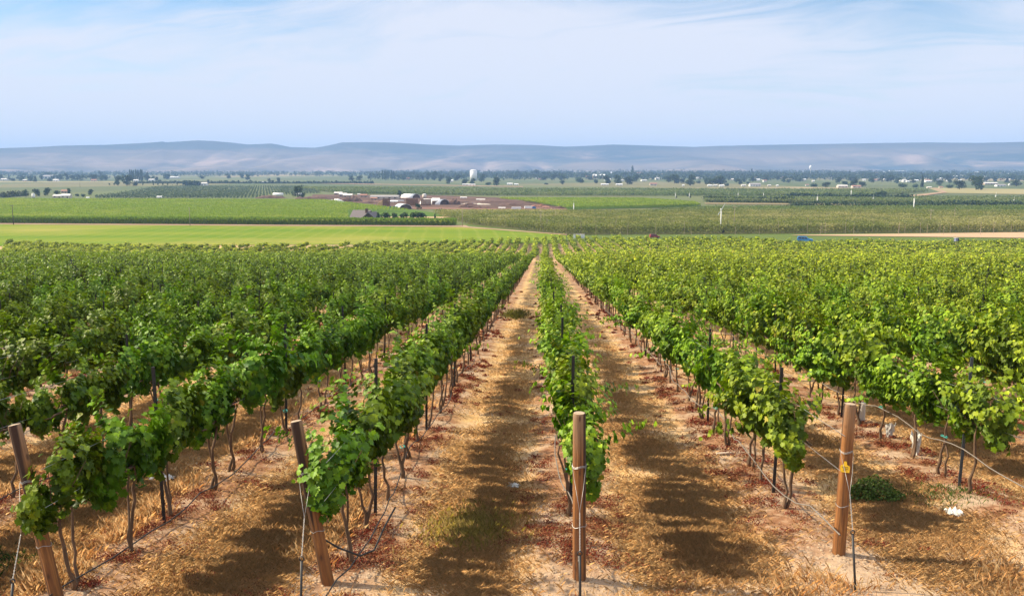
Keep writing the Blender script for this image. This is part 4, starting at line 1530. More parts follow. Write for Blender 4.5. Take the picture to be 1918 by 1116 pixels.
# ------------------------------------------------------------------ trees
def crown_mesh(kind, seed, n=900):
    """unit crown: height 1, radius about .5, clumps of leaf cards with gaps"""
    rng = np.random.default_rng(seed)
    lobes = []
    if kind == 'poplar':
        for q in range(9):
            z = .12 + .82 * q / 8
            lobes.append((rng.normal(0, .08), rng.normal(0, .08), z, .34 * (1 - abs(z - .45) * 1.1) + .06, .11))
    elif kind == 'cone':
        for q in range(9):
            z = .10 + .85 * q / 8
            r = .42 * (1 - z) + .06
            lobes.append((rng.normal(0, .05), rng.normal(0, .05), z, r, .10))
    elif kind == 'bush':
        for q in range(9):
            a = rng.uniform(0, 6.3); r = rng.uniform(.1, .38)
            lobes.append((r * math.cos(a), r * math.sin(a), rng.uniform(.25, .55), rng.uniform(.18, .3), rng.uniform(.25, .42)))
    else:
        for q in range(12):
            a = rng.uniform(0, 6.3); r = rng.uniform(.02, .36)
            z = rng.uniform(.20, .82)
            lobes.append((r * math.cos(a), r * math.sin(a), z, rng.uniform(.14, .24), rng.uniform(.12, .2)))
    Ps, Ns = [], []
    per = n // len(lobes)
    Cs = []
    for (a, b, z, r, h) in lobes:
        d = norm(rng.normal(0, 1, (per, 3)))
        k = rng.uniform(.35, 1.08, (per, 1)) ** .5
        Ps.append(np.array([a, b, z]) + d * k * np.array([r, r, h])); Ns.append(d)
        Cs.append(np.full((per, 1), rng.uniform(.75, 1.3)))
    P, nn, C = np.concatenate(Ps), np.concatenate(Ns), np.concatenate(Cs)
    P[:, 2] = np.clip(P[:, 2], .03, None)
    m = len(P)
    V, Fs, k = leaf_quad(P, nn + rng.normal(0, .5, (m, 3)), rng.normal(0, 1, (m, 3)), rng.uniform(.05, .105, m), rng, .55)
    c = np.array({'poplar': (.035, .062, .030), 'cone': (.024, .042, .022), 'bush': (.040, .068, .026)}.get(kind, (.034, .060, .024)))
    c = c * C * rng.uniform(.7, 1.35, (m, 1))
    return raw_mesh('crown', V, Fs, M_TREE, np.repeat(c, k, 0))


CROWN = {k: [crown_mesh(k, 500 + 17 * q + len(k)) for q in range(3)] for k in ('round', 'poplar', 'cone', 'bush')}


def tree_trunk(kind):
    m = MB()
    top = {'poplar': .6, 'cone': .7, 'bush': .3}.get(kind, .45)
    m.tube([(0, 0, -.04), (.008, 0, top * .5), (0, .01, top)], [.035, .026, .012], 7)
    if kind != 'poplar':
        for a in range(4):
            m.tube([(0, 0, top * .45), (.12 * math.cos(a * 1.6), .12 * math.sin(a * 1.6), top * .9), (.24 * math.cos(a * 1.6), .24 * math.sin(a * 1.6), top * 1.25)], [.018, .012, .006], 5)
    o = m.build('trunk', M_TBARK)
    me = o.data
    bpy.data.objects.remove(o)
    return me


TT = {k: tree_trunk(k) for k in CROWN}
tr_rng = random.Random(77)


def tree(px, base, top, w, kind, label, group=None, name='tree'):
    x, y, z, mpp = gp(px, base)
    h = (base - top) * mpp; wd = w * mpp
    e = empty(name, (x, y, z), tr_rng.uniform(0, 6.28), (wd, wd, h))
    obj('crown', tr_rng.choice(CROWN[kind]), e)
    obj('trunk', TT[kind], e)
    tag(e, label, 'bush' if kind == 'bush' else 'tree', group)
    return e


TREES = [
    (49, 369, 355, 12, 'round', 'square dark tree just left of the white silo'),
    (68, 368, 353, 14, 'round', 'dark tree rising directly behind the white silo'),
    (90, 367, 351, 14, 'round', 'tallest dark tree of the silo farmstead'),
    (107, 367, 356, 12, 'round', 'brownish tree behind the long white farm shed'),
    (130, 366, 352, 11, 'round', 'tree at the right end of the long white farm shed'),
    (145, 368, 362, 9, 'bush', 'low bush right of the long white farm shed'),
    (157, 369, 362, 9, 'bush', 'dark bush in front of the last farmstead tree'),
    (171, 366, 354, 11, 'round', 'last tree on the right of the silo farmstead'),
    (3, 338, 331, 7, 'round', 'small far tree at the left photo edge'),
    (21, 339, 333, 15, 'round', 'low wide far tree near the left photo edge'),
    (42, 338, 329, 8, 'round', 'narrow far tree above the silo tree'),
    (58, 340, 332, 11, 'round', 'round far tree up from the silo, in the left tree line'),
    (66, 341, 330, 9, 'cone', 'pointed far tree left of the pale far barn'),
    (78, 337, 329, 9, 'round', 'far tree touching the left of the pale far barn'),
    (92, 340, 334, 17, 'round', 'low far tree in front of the pale far barn'),
    (107, 337, 327, 9, 'round', 'far tree touching the right of the pale far barn'),
    (114, 336, 330, 6, 'cone', 'thin far tree just right of the pale far barn'),
    (125, 338, 324, 12, 'round', 'tall far tree between the pale far barn and wide wood'),
    (137, 339, 327, 11, 'round', 'left end tree of the wide far clump on the left'),
    (150, 339, 326, 20, 'round', 'broad tree inside the wide far clump on the left'),
    (175, 339, 325, 24, 'round', 'broadest tree of the wide far clump on the left'),
    (195, 338, 328, 12, 'round', 'right end tree of the wide far clump on the left'),
    (221, 348, 329, 15, 'round', 'left one of the two big trees beside the poplars'),
    (238, 348, 326, 27, 'round', 'biggest wide tree left of the poplar row'),
    (254, 348, 338, 12, 'bush', 'brownish bush at the foot of the left poplars'),
    (277, 339, 327, 14, 'round', 'round tree just right of the left poplars'),
    (287, 338, 330, 8, 'round', 'smaller tree second right of the left poplars'),
    (295, 337, 331, 6, 'round', 'smallest tree third right of the left poplars'),
    (311, 332, 325, 10, 'round', 'round far tree left of the long white roof'),
    (329, 332, 327, 7, 'round', 'small far tree above the long white roof'),
    (390, 346, 336, 7, 'round', 'lone tree just right of the white house'),
    (470, 343, 337, 6, 'round', 'tiny lone tree on the plain behind the hop rows'),
    (505, 342, 334, 8, 'round', 'left one of the paired round trees on the plain'),
    (522, 342, 332, 11, 'round', 'right one of the paired round trees on the plain'),
    (557, 371, 345, 19, 'round', 'greyish tree standing between the two white tanks'),
    (567, 371, 357, 10, 'bush', 'low grey bush right of the tree between the tanks'),
    (659, 339, 328, 11, 'round', 'left one of the two dark trees left of centre'),
    (673, 339, 328, 14, 'round', 'right one of the two dark trees left of centre'),
    (702, 335, 325, 10, 'round', 'far tree left of the central poplars'),
    (748, 337, 326, 8, 'round', 'small tree just right of the central poplars'),
    (757, 337, 331, 8, 'bush', 'low bush second right of the central poplars'),
    (773, 332, 321, 24, 'round', 'long far clump right of the central poplars'),
    (790, 338, 328, 10, 'round', 'small tree left of the two tall trees near the white tank'),
    (802, 338, 323, 12, 'round', 'left tall tree left of the white water tank'),
    (814, 338, 321, 13, 'round', 'right tall tree left of the white water tank'),
    (826, 340, 327, 12, 'round', 'first of three trees close to the left of the water tank'),
    (842, 345, 331, 13, 'round', 'second of three trees close to the left of the water tank'),
    (858, 339, 327, 15, 'round', 'third of three trees close to the left of the water tank'),
    (872, 346, 335, 14, 'round', 'left half of the dark clump below the water tank'),
    (885, 346, 334, 14, 'round', 'right half of the dark clump below the water tank'),
    (902, 341, 327, 15, 'round', 'round tree touching the right of the water tank'),
    (913, 347, 340, 13, 'bush', 'low bush between the water tank tree and big tree'),
    (931, 348, 331, 21, 'round', 'big spreading tree right of the white water tank'),
    (953, 346, 342, 7, 'bush', 'small bush left of the white trailers right of the tank'),
    (970, 333, 320, 13, 'round', 'tall far tree above the dark bush in the field'),
    (1005, 333, 317, 11, 'round', 'tall tree at the left of the central far wood'),
    (1022, 334, 321, 18, 'round', 'middle tree of the central far wood'),
    (1045, 334, 321, 18, 'round', 'right tree of the central far wood'),
    (1024, 346, 342, 10, 'bush', 'small bush in the brown field at centre'),
    (1053, 346, 337, 11, 'round', 'small tree at the right of the brown field'),
    (980, 365.5, 357, 22, 'bush', 'wide dark bush behind the bright wedge of corn'),
    (931, 366, 360, 10, 'bush', 'small grey bush left end of the corn wedge'),
    (1137, 346, 329, 18, 'round', 'left one of three dark trees in a row at centre right'),
    (1156, 346, 327, 15, 'round', 'middle one of three dark trees in a row at centre right'),
    (1175, 346, 331, 22, 'round', 'right one of three dark trees in a row at centre right'),
    (1185, 333, 312, 8, 'poplar', 'tallest narrow far tree above the three dark trees'),
    (1172, 335, 322, 20, 'round', 'far wood behind the right one of three dark trees'),
    (1193, 341, 326, 16, 'round', 'hazy tree right of the three dark trees'),
    (1263, 344, 326, 20, 'round', 'hazy tree left of the big dark tree right of centre'),
    (1278, 344, 334, 12, 'round', 'low tree between the hazy and big dark trees'),
    (1293, 348, 328, 22, 'round', 'big dark tree right of centre in front of town'),
    (1308, 344, 337, 9, 'bush', 'bush right of the big dark tree in front of town'),
    (1289, 368, 361, 9, 'bush', 'small dark bush beside two white wind machines'),
    (1331, 347, 334, 22, 'round', 'left half of the broad tree above the white sheds'),
    (1350, 347, 329, 24, 'round', 'right half of the broad tree above the white sheds'),
    (1361, 349, 342, 9, 'bush', 'bush beside the white sheds under the broad tree'),
    (1385, 346, 335, 14, 'round', 'round dark tree left of the white farmhouse'),
    (1402, 345, 339, 9, 'bush', 'bush behind the white farmhouse'),
    (1408, 332, 317, 6, 'poplar', 'narrow dark poplar at the left of the town wood'),
    (1497, 340, 332, 20, 'bush', 'wide low tree under the white water tower'),
    (1525, 350, 342, 18, 'bush', 'long low bushes left of the red roofed farm'),
    (1546, 351, 340, 19, 'round', 'round tree left of the red roofed farm'),
    (1583, 349, 338, 13, 'round', 'left tree behind the red roofed farm'),
    (1598, 350, 335, 17, 'round', 'middle and tallest tree behind the red roofed farm'),
    (1615, 350, 339, 15, 'round', 'right tree behind the red roofed farm'),
    (1616, 367, 358, 24, 'bush', 'paler half of the dark bushes in the right field'),
    (1645, 367.5, 356, 29, 'bush', 'darker half of the dark bushes in the right field'),
    (1651, 341, 327, 14, 'round', 'left tree of the far pair above the right field'),
    (1669, 341, 328, 19, 'round', 'right tree of the far pair above the right field'),
    (1691, 351, 342, 18, 'bush', 'wide round bush left of the tall dark cypress'),
    (1714, 351, 343, 14, 'bush', 'bush touching the left of the tall dark cypress'),
    (1727, 351, 330, 9, 'cone', 'tall dark cypress beside the dirt road bend'),
    (1760, 348, 336, 15, 'round', 'tree just right of the dirt road bend'),
    (1773, 340, 326, 15, 'round', 'square far tree above the dirt road bend'),
    (1779, 353, 344, 14, 'bush', 'bush left of the two large trees on the right'),
    (1797, 355, 335, 24, 'round', 'left one of the two large trees on the right'),
    (1828, 356, 328, 33, 'round', 'largest tree on the right beside the stubble field'),
    (1848, 341, 331, 12, 'round', 'small far tree right of the largest right tree'),
    (1862, 341, 330, 12, 'round', 'second far tree right of the largest right tree'),
    (1904, 349, 336, 20, 'round', 'round tree close to the right photo edge'),
    (1768, 374, 368, 12, 'bush', 'small dark bush below the dirt road'),
    (722, 418, 395.5, 21, 'round', 'first garden tree right of the brown house'),
    (740, 418, 398, 20, 'round', 'second garden tree right of the brown house'),
    (757, 418, 398, 21, 'round', 'third garden tree right of the brown house'),
    (772, 418, 398, 19, 'round', 'fourth garden tree right of the brown house'),
    (787, 418, 394.5, 27, 'round', 'last and widest garden tree right of the brown house'),
    (709, 417, 397, 9, 'round', 'thin tree touching the right wall of brown house'),
    (815, 414, 401, 8, 'cone', 'lone narrow tree beside the dirt path corner'),
    (784, 393, 380, 12, 'round', 'dark green tree at the mouth of the white hoop barn'),
    (749, 371, 356, 11, 'round', 'darker of two trees behind the brown bin stacks'),
    (762, 371, 361, 13, 'round', 'paler of two trees behind the brown bin stacks'),
]
for a in TREES:
    tree(*a)
for q, px in enumerate((244, 247.3, 250.5, 254.5, 258, 261.2, 264.3, 267)):
    tree(px, 339, 318.5 + (q % 3) * .7, 4.6, 'poplar', '%s poplar from the left in the tall row on the left plain' % ordinal(q + 1), 'row of poplars on the left', 'poplar')
for q, px in enumerate((716.5, 720, 723.5, 727, 734, 738)):
    tree(px, 336.5, 319.5 + (q % 2) * 1.2, 4.8, 'poplar', '%s poplar from the left in the group left of the white tank' % ordinal(q + 1), 'group of poplars at centre', 'poplar')
for q, px in enumerate((205, 214, 268, 287, 296, 305, 314, 332)):
    tree(px, 347.4, 342.6, 3.2, 'round', '%s small trimmed tree from the left in the row behind the hops' % ordinal(q + 1), 'row of small trimmed trees', 'small_tree')


# the wooded town band, one mass per stretch of plain
def far_wood(name, x0, x1, ya, yb, count, label, seed, size=(7, 14), dens=None):
    rng = np.random.default_rng(seed)
    Ps, Ns, Cs = [], [], []
    for q in range(count):
        px = rng.uniform(x0, x1)
        if dens and rng.random() > np.interp(px, *dens):
            continue
        py = rng.uniform(ya, yb)
        x, y, z, mpp = gp(px, py)
        h = rng.uniform(*size); r = h * rng.uniform(.35, .75)
        k = 16
        d = norm(rng.normal(0, 1, (k, 3)))
        Ps.append(np.array([x, y, z + h * .55]) + d * np.array([r, r, h * .5]) * rng.uniform(.5, 1, (k, 1)))
        Ns.append(d)
        Cs.append(np.full((k, 1), rng.uniform(.7, 1.4)) * np.full((k, 1), 1.0))
    P, nn, C = (np.concatenate(z) for z in (Ps, Ns, Cs))
    m = len(P)
    V, Fs, k = leaf_quad(P, nn + rng.normal(0, .4, (m, 3)), rng.normal(0, 1, (m, 3)), rng.uniform(2.2, 4.6, m), rng, .55)
    c = np.array([.034, .056, .028]) * C * rng.uniform(.75, 1.3, (m, 1))
    o = obj(name, raw_mesh(name, V, Fs, M_TREE, np.repeat(c, k, 0)))
    return tag(o, label, 'wood', None, 'stuff')


far_wood('far_wood', 690, 1920, 324.4, 335.5, 3600, 'hazy mass of trees running through the far town', 61, (9, 20), ([690, 760, 1000, 1200, 1400, 1650, 1700, 1950], [.5, .75, .75, .8, 1, 1, .7, .6]))
far_wood('far_wood', 690, 2000, 331, 338.5, 1300, 'scattered hazy trees at the near side of the far town', 62, (9, 17), ([690, 740, 1000, 1060, 1400, 1650, 1750, 2000], [.35, .6, .5, .35, .75, .9, .8, .7]))
far_wood('far_wood', -120, 700, 324.4, 331, 1300, 'thin hazy tree line along the foot of the left hills', 63, (8, 15), ([-120, 300, 480, 520, 700], [.8, .6, .9, .5, .9]))
far_wood('far_wood', -120, 240, 330, 337, 60, 'loose far trees among the left farms', 64, (4, 7))

# ------------------------------------------------------------------ buildings
W_WHITE = paint('white_wall', (.74, .72, .68), .7, .08, .4)
W_CREAM = paint('cream_wall', (.58, .50, .40), .8, .12, .4)
W_TAN = paint('tan_wall', (.44, .33, .24), .8, .15, .4)
W_BROWN = paint('brown_siding', (.085, .045, .035), .85, .3, 1.5, 0, 0, (1, 1, 6))
R_GREY = paint('grey_roof', (.30, .28, .27), .8, .2, 1.2)
R_PALE = paint('pale_roof', (.64, .60, .55), .6, .1, .8)
R_RED = paint('red_roof', (.36, .17, .11), .8, .2, .8)
R_WHITE = paint('white_roof', (.80, .79, .77), .5, .06, .8)
R_SHING = paint('shingle', (.185, .155, .15), .9, .35, 3.0, 0, .4, (1, 4, 4))
BRICK = paint('chimney_brick', (.11, .055, .042), .9, .3, 4)
GLASS = paint('window_glass', (.03, .035, .045), .15, .2, 1)
DOORM = paint('door_paint', (.12, .10, .09), .6, .2, 1)
BINW = paint('bin_wood', (.30, .155, .085), .85, .5, .8, 0, .3, (1, 1, 5), (.10, .045, .03))
BINP = paint('new_bin_wood', (.66, .40, .19), .8, .25, 1.0, 0, .2, (1, 1, 5))
COMPOST = paint('compost', (.075, .038, .030), .95, .5, 1.0, 0, .8, (1, 1, 1), (.15, .085, .06))
GREENP = paint('green_paint', (.03, .16, .09), .5, .2, 1)
BLUEP = paint('blue_paint', (.03, .20, .50), .4, .15, 1)


def house(px, base, w, h, wall, roof, label, depth=None, rz=0.0, rise=.4, name='house', cat='house', ridge_x=True, door=True):
    x, y, z, mpp = gp(px, base)
    W, H = w * mpp, h * mpp
    D = depth or W * .6
    wallh = H * (1 - rise * .85)
    e = empty(name, (x, y + D * .5, z), rz)
    tag(e, label, cat)
    MB().prism((0, 0, -.3), (W, D, wallh + .3), H - wallh - .1).build('wall', wall, e)
    MB().gable((0, 0, wallh), (W, D), H - wallh, max(.25, W * .02), max(.12, .06 * H)).build('roof', roof, e)
    nw = max(2, min(5, int(W / 4)))
    for k in range(nw):
        xx = -W / 2 + W * (k + .5) / nw
        if k == nw // 2 and door:
            MB().box((xx, -D / 2 - .03, 0), (W / nw * .28, .06, wallh * .68)).build('door', DOORM, e)
        else:
            MB().box((xx, -D / 2 - .03, wallh * .38), (W / nw * .36, .06, wallh * .36)).build('window', GLASS, e)
    return e


HOUSES = [
    (111, 371, 26, 6, W_CREAM, R_PALE, 'long white roofed farm shed right of the silo'),
    (122, 371.5, 17, 7.5, W_CREAM, R_WHITE, 'taller white roofed shed at the right end of farmstead'),
    (120, 362, 12, 6, W_TAN, R_RED, 'reddish farmhouse behind the white farm sheds'),
    (7, 338.5, 12, 4, W_WHITE, R_PALE, 'small pale building at the left photo edge'),
    (46, 340, 8, 3.5, W_TAN, R_PALE, 'tan shed in the left tree line'),
    (92, 335, 25, 6.5, W_WHITE, R_GREY, 'pale wide far barn among the left trees'),
    (104, 340.5, 10, 4.5, W_WHITE, R_PALE, 'small white house right of the pale far barn'),
    (175, 340.5, 10, 4.5, W_CREAM, R_RED, 'small cream house under the wide far clump'),
    (254, 340.5, 9, 4, W_WHITE, R_PALE, 'white house at the foot of the left poplars'),
    (283, 339.5, 10, 4, W_WHITE, R_PALE, 'white house right of the left poplars'),
    (324, 334, 18, 2.8, W_WHITE, R_WHITE, 'long low white roof on the far left plain'),
    (379, 348, 16, 6, W_WHITE, R_PALE, 'white house with a pale roof behind the hop rows'),
    (496, 342, 20, 1.8, W_WHITE, R_WHITE, 'very low white shed by the paired round trees'),
    (298, 371, 9, 3.5, W_WHITE, R_WHITE, 'small white hut at the near edge of the hops'),
    (164, 372, 5, 2.5, W_WHITE, R_WHITE, 'tiny white hut at the right of the silo farmstead'),
    (633, 366, 15, 6, W_TAN, R_PALE, 'left of three pale yard sheds left of long grey shed'),
    (642, 369, 14, 7, W_TAN, R_PALE, 'middle of three pale yard sheds left of long grey shed'),
    (651, 371, 17, 7.5, W_TAN, R_PALE, 'right of three pale yard sheds left of long grey shed'),
    (681, 370, 13, 6, W_TAN, R_RED, 'reddish shed left of the long grey shed'),
    (672, 366, 5, 3, W_WHITE, R_PALE, 'small white hut behind the reddish shed'),
    (719, 373.5, 52, 7, W_CREAM, R_GREY, 'long low grey roofed shed in the brown yard'),
    (872, 347.5, 12, 3, W_WHITE, R_PALE, 'white house below the dark clump by the tank'),
    (884, 348, 12, 3.2, W_WHITE, R_PALE, 'grey white house right below the water tank'),
    (845, 341, 7, 4, W_WHITE, R_WHITE, 'white house half hidden left of the water tank'),
    (955, 346.5, 10, 3.4, W_WHITE, R_WHITE, 'white trailer left of a pair right of the tank'),
    (967, 347, 8, 2.8, W_WHITE, R_WHITE, 'white trailer right of a pair right of the tank'),
    (1007, 335, 12, 2.6, W_WHITE, R_WHITE, 'long white roof under the central far wood'),
    (1013, 337.3, 9, 2.2, W_CREAM, R_RED, 'low tan house right of the central far wood'),
    (1101, 328, 14, 4, W_WHITE, R_WHITE, 'pale far warehouse left of the white town roofs'),
    (1127, 327, 15, 4.5, W_WHITE, R_WHITE, 'bright white far warehouse behind the barn'),
    (1143.5, 327, 6, 4.5, W_WHITE, R_WHITE, 'small bright white block right of the far warehouse'),
    (1122, 335, 22, 8, W_TAN, R_WHITE, 'large white roofed barn with tan wall near centre'),
    (1101, 335.5, 7, 6, W_TAN, R_RED, 'tan house left of the large white roofed barn'),
    (1133, 347, 14, 2.6, W_WHITE, R_WHITE, 'long white trailers under the left dark tree'),
    (1160, 347.5, 12, 3, W_WHITE, R_WHITE, 'white trailer under the middle dark tree'),
    (1199, 328, 12, 5, W_WHITE, R_RED, 'far white house in town above the dark trees'),
    (1238, 331, 14, 5, W_WHITE, R_RED, 'white gabled town house left of the hazy tree'),
    (1223, 330, 9, 4, W_WHITE, R_PALE, 'small town house beside the white gabled one'),
    (1284, 329, 17, 3.6, W_WHITE, R_WHITE, 'long white town building above the big dark tree'),
    (1224, 347.5, 13, 4.5, W_CREAM, R_RED, 'cream house alone in the field right of dark trees'),
    (1280, 348.6, 4, 2.6, W_WHITE, R_WHITE, 'tiny white shed at the left of the big dark tree'),
    (1340, 329, 8, 3.4, W_WHITE, R_PALE, 'white town house above the broad tree'),
    (1376, 331, 12, 4.5, W_WHITE, R_WHITE, 'white town hall roof right of the broad tree'),
    (1390, 331.5, 10, 3, W_CREAM, R_GREY, 'grey roofed town house right of the white hall'),
    (1401, 331, 6, 4, W_WHITE, R_WHITE, 'white block left of the narrow poplar'),
    (1330, 349, 9, 2.6, W_WHITE, R_WHITE, 'left white shed below the broad tree'),
    (1340, 349, 7, 3.2, W_WHITE, R_PALE, 'middle white shed below the broad tree'),
    (1352, 349.8, 9, 3.2, W_WHITE, R_WHITE, 'right white shed below the broad tree'),
    (1415, 349.5, 20, 6, W_WHITE, R_GREY, 'white farmhouse with grey roof in the right plain'),
    (1393, 349, 8, 3, W_WHITE, R_PALE, 'white shed left of the white farmhouse'),
    (1441, 349, 6, 2.6, W_CREAM, R_PALE, 'small shed right of the white farmhouse'),
    (1456, 349.4, 4, 3, W_WHITE, R_WHITE, 'tiny white hut far right of the white farmhouse'),
    (1440, 334, 12, 3, W_WHITE, R_WHITE, 'white roof at the near edge of the town wood'),
    (1465, 334.5, 5, 3.5, W_CREAM, R_RED, 'tan hut at the near edge of the town wood'),
    (1505, 330, 6, 5, W_WHITE, R_WHITE, 'white house left below the water tower'),
    (1531, 329, 7, 5, W_WHITE, R_RED, 'white gabled house right below the water tower'),
    (1547, 324.5, 10, 2.6, W_WHITE, R_WHITE, 'white roof high in the town right of the water tower'),
    (1512, 348.2, 6, 2.6, W_WHITE, R_RED, 'small hut at the left of the long low bushes'),
    (1579, 351.8, 18, 5, W_CREAM, R_PALE, 'pale farm shed left below the farm trees'),
    (1605, 352, 16, 4.5, W_CREAM, R_RED, 'red roofed farmhouse right below the farm trees'),
    (1611, 329, 12, 4.5, W_WHITE, R_PALE, 'pale town house above the farm trees'),
    (1641, 329, 8, 6, W_CREAM, R_RED, 'tall cream town house left of the far pair of trees'),
    (1690, 322.5, 44, 2.8, W_WHITE, R_WHITE, 'very long pale far town building'),
    (1703, 341.2, 9, 2.6, W_WHITE, R_WHITE, 'white trailer behind the wide round bush'),
    (1741, 341.2, 13, 2.8, W_WHITE, R_WHITE, 'long white trailer right of the tall cypress'),
    (1789, 334, 18, 5, W_CREAM, R_WHITE, 'left white warehouse above the two large trees'),
    (1808, 333.5, 16, 4.5, W_CREAM, R_PALE, 'right tan warehouse above the two large trees'),
    (1741, 352.8, 8, 3, W_CREAM, R_PALE, 'small pale house on the dirt road bend'),
    (1763, 352.5, 7, 3, W_CREAM, R_RED, 'tan hut right of the dirt road bend'),
    (1857, 346, 24, 4, W_TAN, R_PALE, 'long tan shed right of the largest right tree'),
    (1876, 349.6, 17, 4, W_WHITE, R_GREY, 'grey roofed white house near the right photo edge'),
    (1893, 347.5, 6, 3, W_WHITE, R_WHITE, 'small white house left of the right edge tree'),
    (1832, 325, 9, 3, W_WHITE, R_WHITE, 'white far roof above the largest right tree'),
    (1862, 325.5, 8, 3, W_CREAM, R_WHITE, 'far pale roof right of the largest right tree'),
    (1905, 325, 8, 3, W_WHITE, R_WHITE, 'far white roof at the right photo edge'),
    (1748, 325, 12, 3, W_CREAM, R_WHITE, 'far cream roof above the tall cypress'),
    (1660, 325, 12, 2.8, W_WHITE, R_WHITE, 'far white roof above the far pair of trees'),
    (1256, 323, 9, 2.6, W_WHITE, R_WHITE, 'highest far white roof left of the big dark tree'),
    (1316, 323.5, 10, 2.4, W_WHITE, R_WHITE, 'far white roof right of the big dark tree'),
    (764, 337, 7, 4, W_TAN, R_RED, 'reddish house right of the central poplars'),
]
for a in HOUSES:
    house(*a)

tr2 = random.Random(41)
for q in range(120):
    px = tr2.choice((tr2.uniform(690, 1918), tr2.uniform(1050, 1918), tr2.uniform(1400, 1918), tr2.uniform(0, 480)))
    base = tr2.uniform(332, 339) if px < 1050 else tr2.uniform(332, 344)
    hh = tr2.uniform(7, 13)
    tree(px, base, base - hh, hh * tr2.uniform(.8, 1.6), tr2.choice(('round', 'round', 'bush', 'cone' if tr2.random() < .3 else 'round')), 'hazy grey green tree among the loose trees at the foot of the far town', 'loose hazy trees before the far town', 'tree')
hr = random.Random(19)
for q in range(90):
    px = hr.choice((hr.uniform(1040, 1918), hr.uniform(1640, 1918)))
    e = house(px, hr.uniform(325, 341), hr.uniform(5, 12), hr.uniform(2.6, 4.6), hr.choice((W_WHITE, W_WHITE, W_CREAM)), hr.choice((R_WHITE, R_PALE, R_PALE, R_RED)),
              'tiny pale town house among the hazy far trees on the right', None, hr.uniform(-.5, .5))
    e['group'] = 'small houses of the far town'

for a in [(700, 375, 12, 5, W_TAN, R_RED, 'small red roofed shed in front of the long grey shed'), (735, 380, 18, 4, W_CREAM, R_WHITE, 'low white roofed shed between the two brown bin stacks'),
          (816, 375, 14, 3.5, W_CREAM, R_WHITE, 'low pale shed right of the round yard tank'), (900, 376, 16, 3, W_TAN, R_PALE, 'low tan shed at the back of the brown yard'),
          (868, 372, 12, 3, W_WHITE, R_PALE, 'small pale shed at the back of yard above the windrow'), (1022, 390, 12, 3, W_TAN, R_RED, 'low reddish shed right of the white box truck'),
          (940, 391.5, 12, 3, W_WHITE, R_PALE, 'small white shed left of the low white trailer'), (660, 375, 12, 4, W_TAN, R_GREY, 'grey roofed shed right of the three pale yard sheds')]:
    house(*a)

# the brown house standing in the corn
x, y, z, mpp = gp(684, 414.5)
hs = empty('farmhouse', (x, y + 1, z), R(-12), (1.08, 1.08, 1.12))
tag(hs, 'brown farmhouse with shingle roof and chimney standing in the corn', 'house')
MB().prism((-1.6, 0, -.3), (7.6, 7.4, 1.9), 2.9).build('wall', W_BROWN, hs)
rf = MB().gable((-1.6, 0, 1.5), (7.6, 7.4), 3.0, .45, .16).build('roof', R_SHING, hs)
MB().prism((3.4, -.7, -.3), (8.2, 4.6, 2.1), 2.0, R(90)).build('wing_wall', W_BROWN, hs)
MB().gable((3.4, -.7, 1.75), (8.2, 4.6), 2.05, .4, .16, R(90)).build('wing_roof', R_SHING, hs)
ch = MB().box((1.1, -1.2, 1.2), (.95, .8, 3.9)).box((1.1, -1.2, 5.1), (1.1, .95, .22)).build('chimney', BRICK, rf)
MB().box((-6.2, -2.2, -.2), (1.6, 2.2, 1.5)).box((-6.2, -2.2, 1.3), (2.0, 2.6, .2)).build('porch', W_TAN, hs)
for xx, yy, w_ in ((-3.4, -3.73, 1.2), (-.6, -3.73, 1.0), (2.5, -4.83, .9), (4.3, -4.83, .9)):
    fr = MB().box((xx, yy, .35), (w_ + .2, .05, 1.0)).build('window', W_TAN, hs)
    MB().box((xx, yy - .035, .44), (w_, .04, .82)).build('pane', GLASS, fr)
MB().box((5.75, -2.6, -.2), (.08, 1.1, 1.75)).build('door', W_CREAM, hs)
# tan lawn edge of the house
sheet('house_yard', [(655, 407), (655, 411.5)], [(860, 407), (860, 411.8)], M_TAN, .30, 4, 12)


def hoop_barn(px, base, w, h, length, rz, label):
    x, y, z, mpp = gp(px, base)
    W, H = w * mpp, h * mpp
    e = empty('hoop_barn', (x, y, z), rz)
    tag(e, label, 'barn')
    n = 18
    for nm, rr_, mt, y0, y1 in (('cover', 1.0, R_WHITE, 0, length), ('end_wall', .96, W_BROWN, .35, .6)):
        m = MB(); P = []
        for yy in (y0, y1):
            for k in range(n + 1):
                a = math.pi * k / n
                P.append((-W / 2 * rr_ * math.cos(a), yy, H * rr_ * math.sin(a) ** .8))
        fs = [(k, k + 1, k + n + 2, k + n + 1) for k in range(n)]
        if nm == 'end_wall':
            fs += [tuple(range(n + 1))[::-1], tuple(range(n + 1, 2 * n + 2))]
        m.poly(P, fs)
        o = m.build(nm, mt, e, None, nm == 'cover')
        if nm == 'cover':
            o.modifiers.new('thickness', 'SOLIDIFY').thickness = .15
    MB().box((0, .28, 0), (W * .3, .1, H * .55)).build('door', COMPOST, e)
    return e


hoop_barn(760, 392, 24, 9.5, 12, R(24), 'white hoop barn with a dark arched end by the green container')
hoop_barn(780, 371.5, 22, 8.0, 14, R(55), 'white hoop barn behind the brown bin stacks')
hoop_barn(833, 384, 26, 10.5, 20, R(52), 'big white hoop barn beside the dark compost heap')


def lathe_thing(name, px, base, prof, mat, label, cat, cap=None):
    x, y, z, mpp = gp(px, base)
    e = empty(name, (x, y, z))
    tag(e, label, cat)
    MB().lathe((0, 0, -.2), [(r * mpp, q * mpp) for r, q in prof], 24).build('body', mat, e, None, True)
    if cap:
        MB().lathe((0, 0, -.2), [(r * mpp, q * mpp) for r, q in cap], 24).build('roof', R_WHITE, e, None, True)
    return e


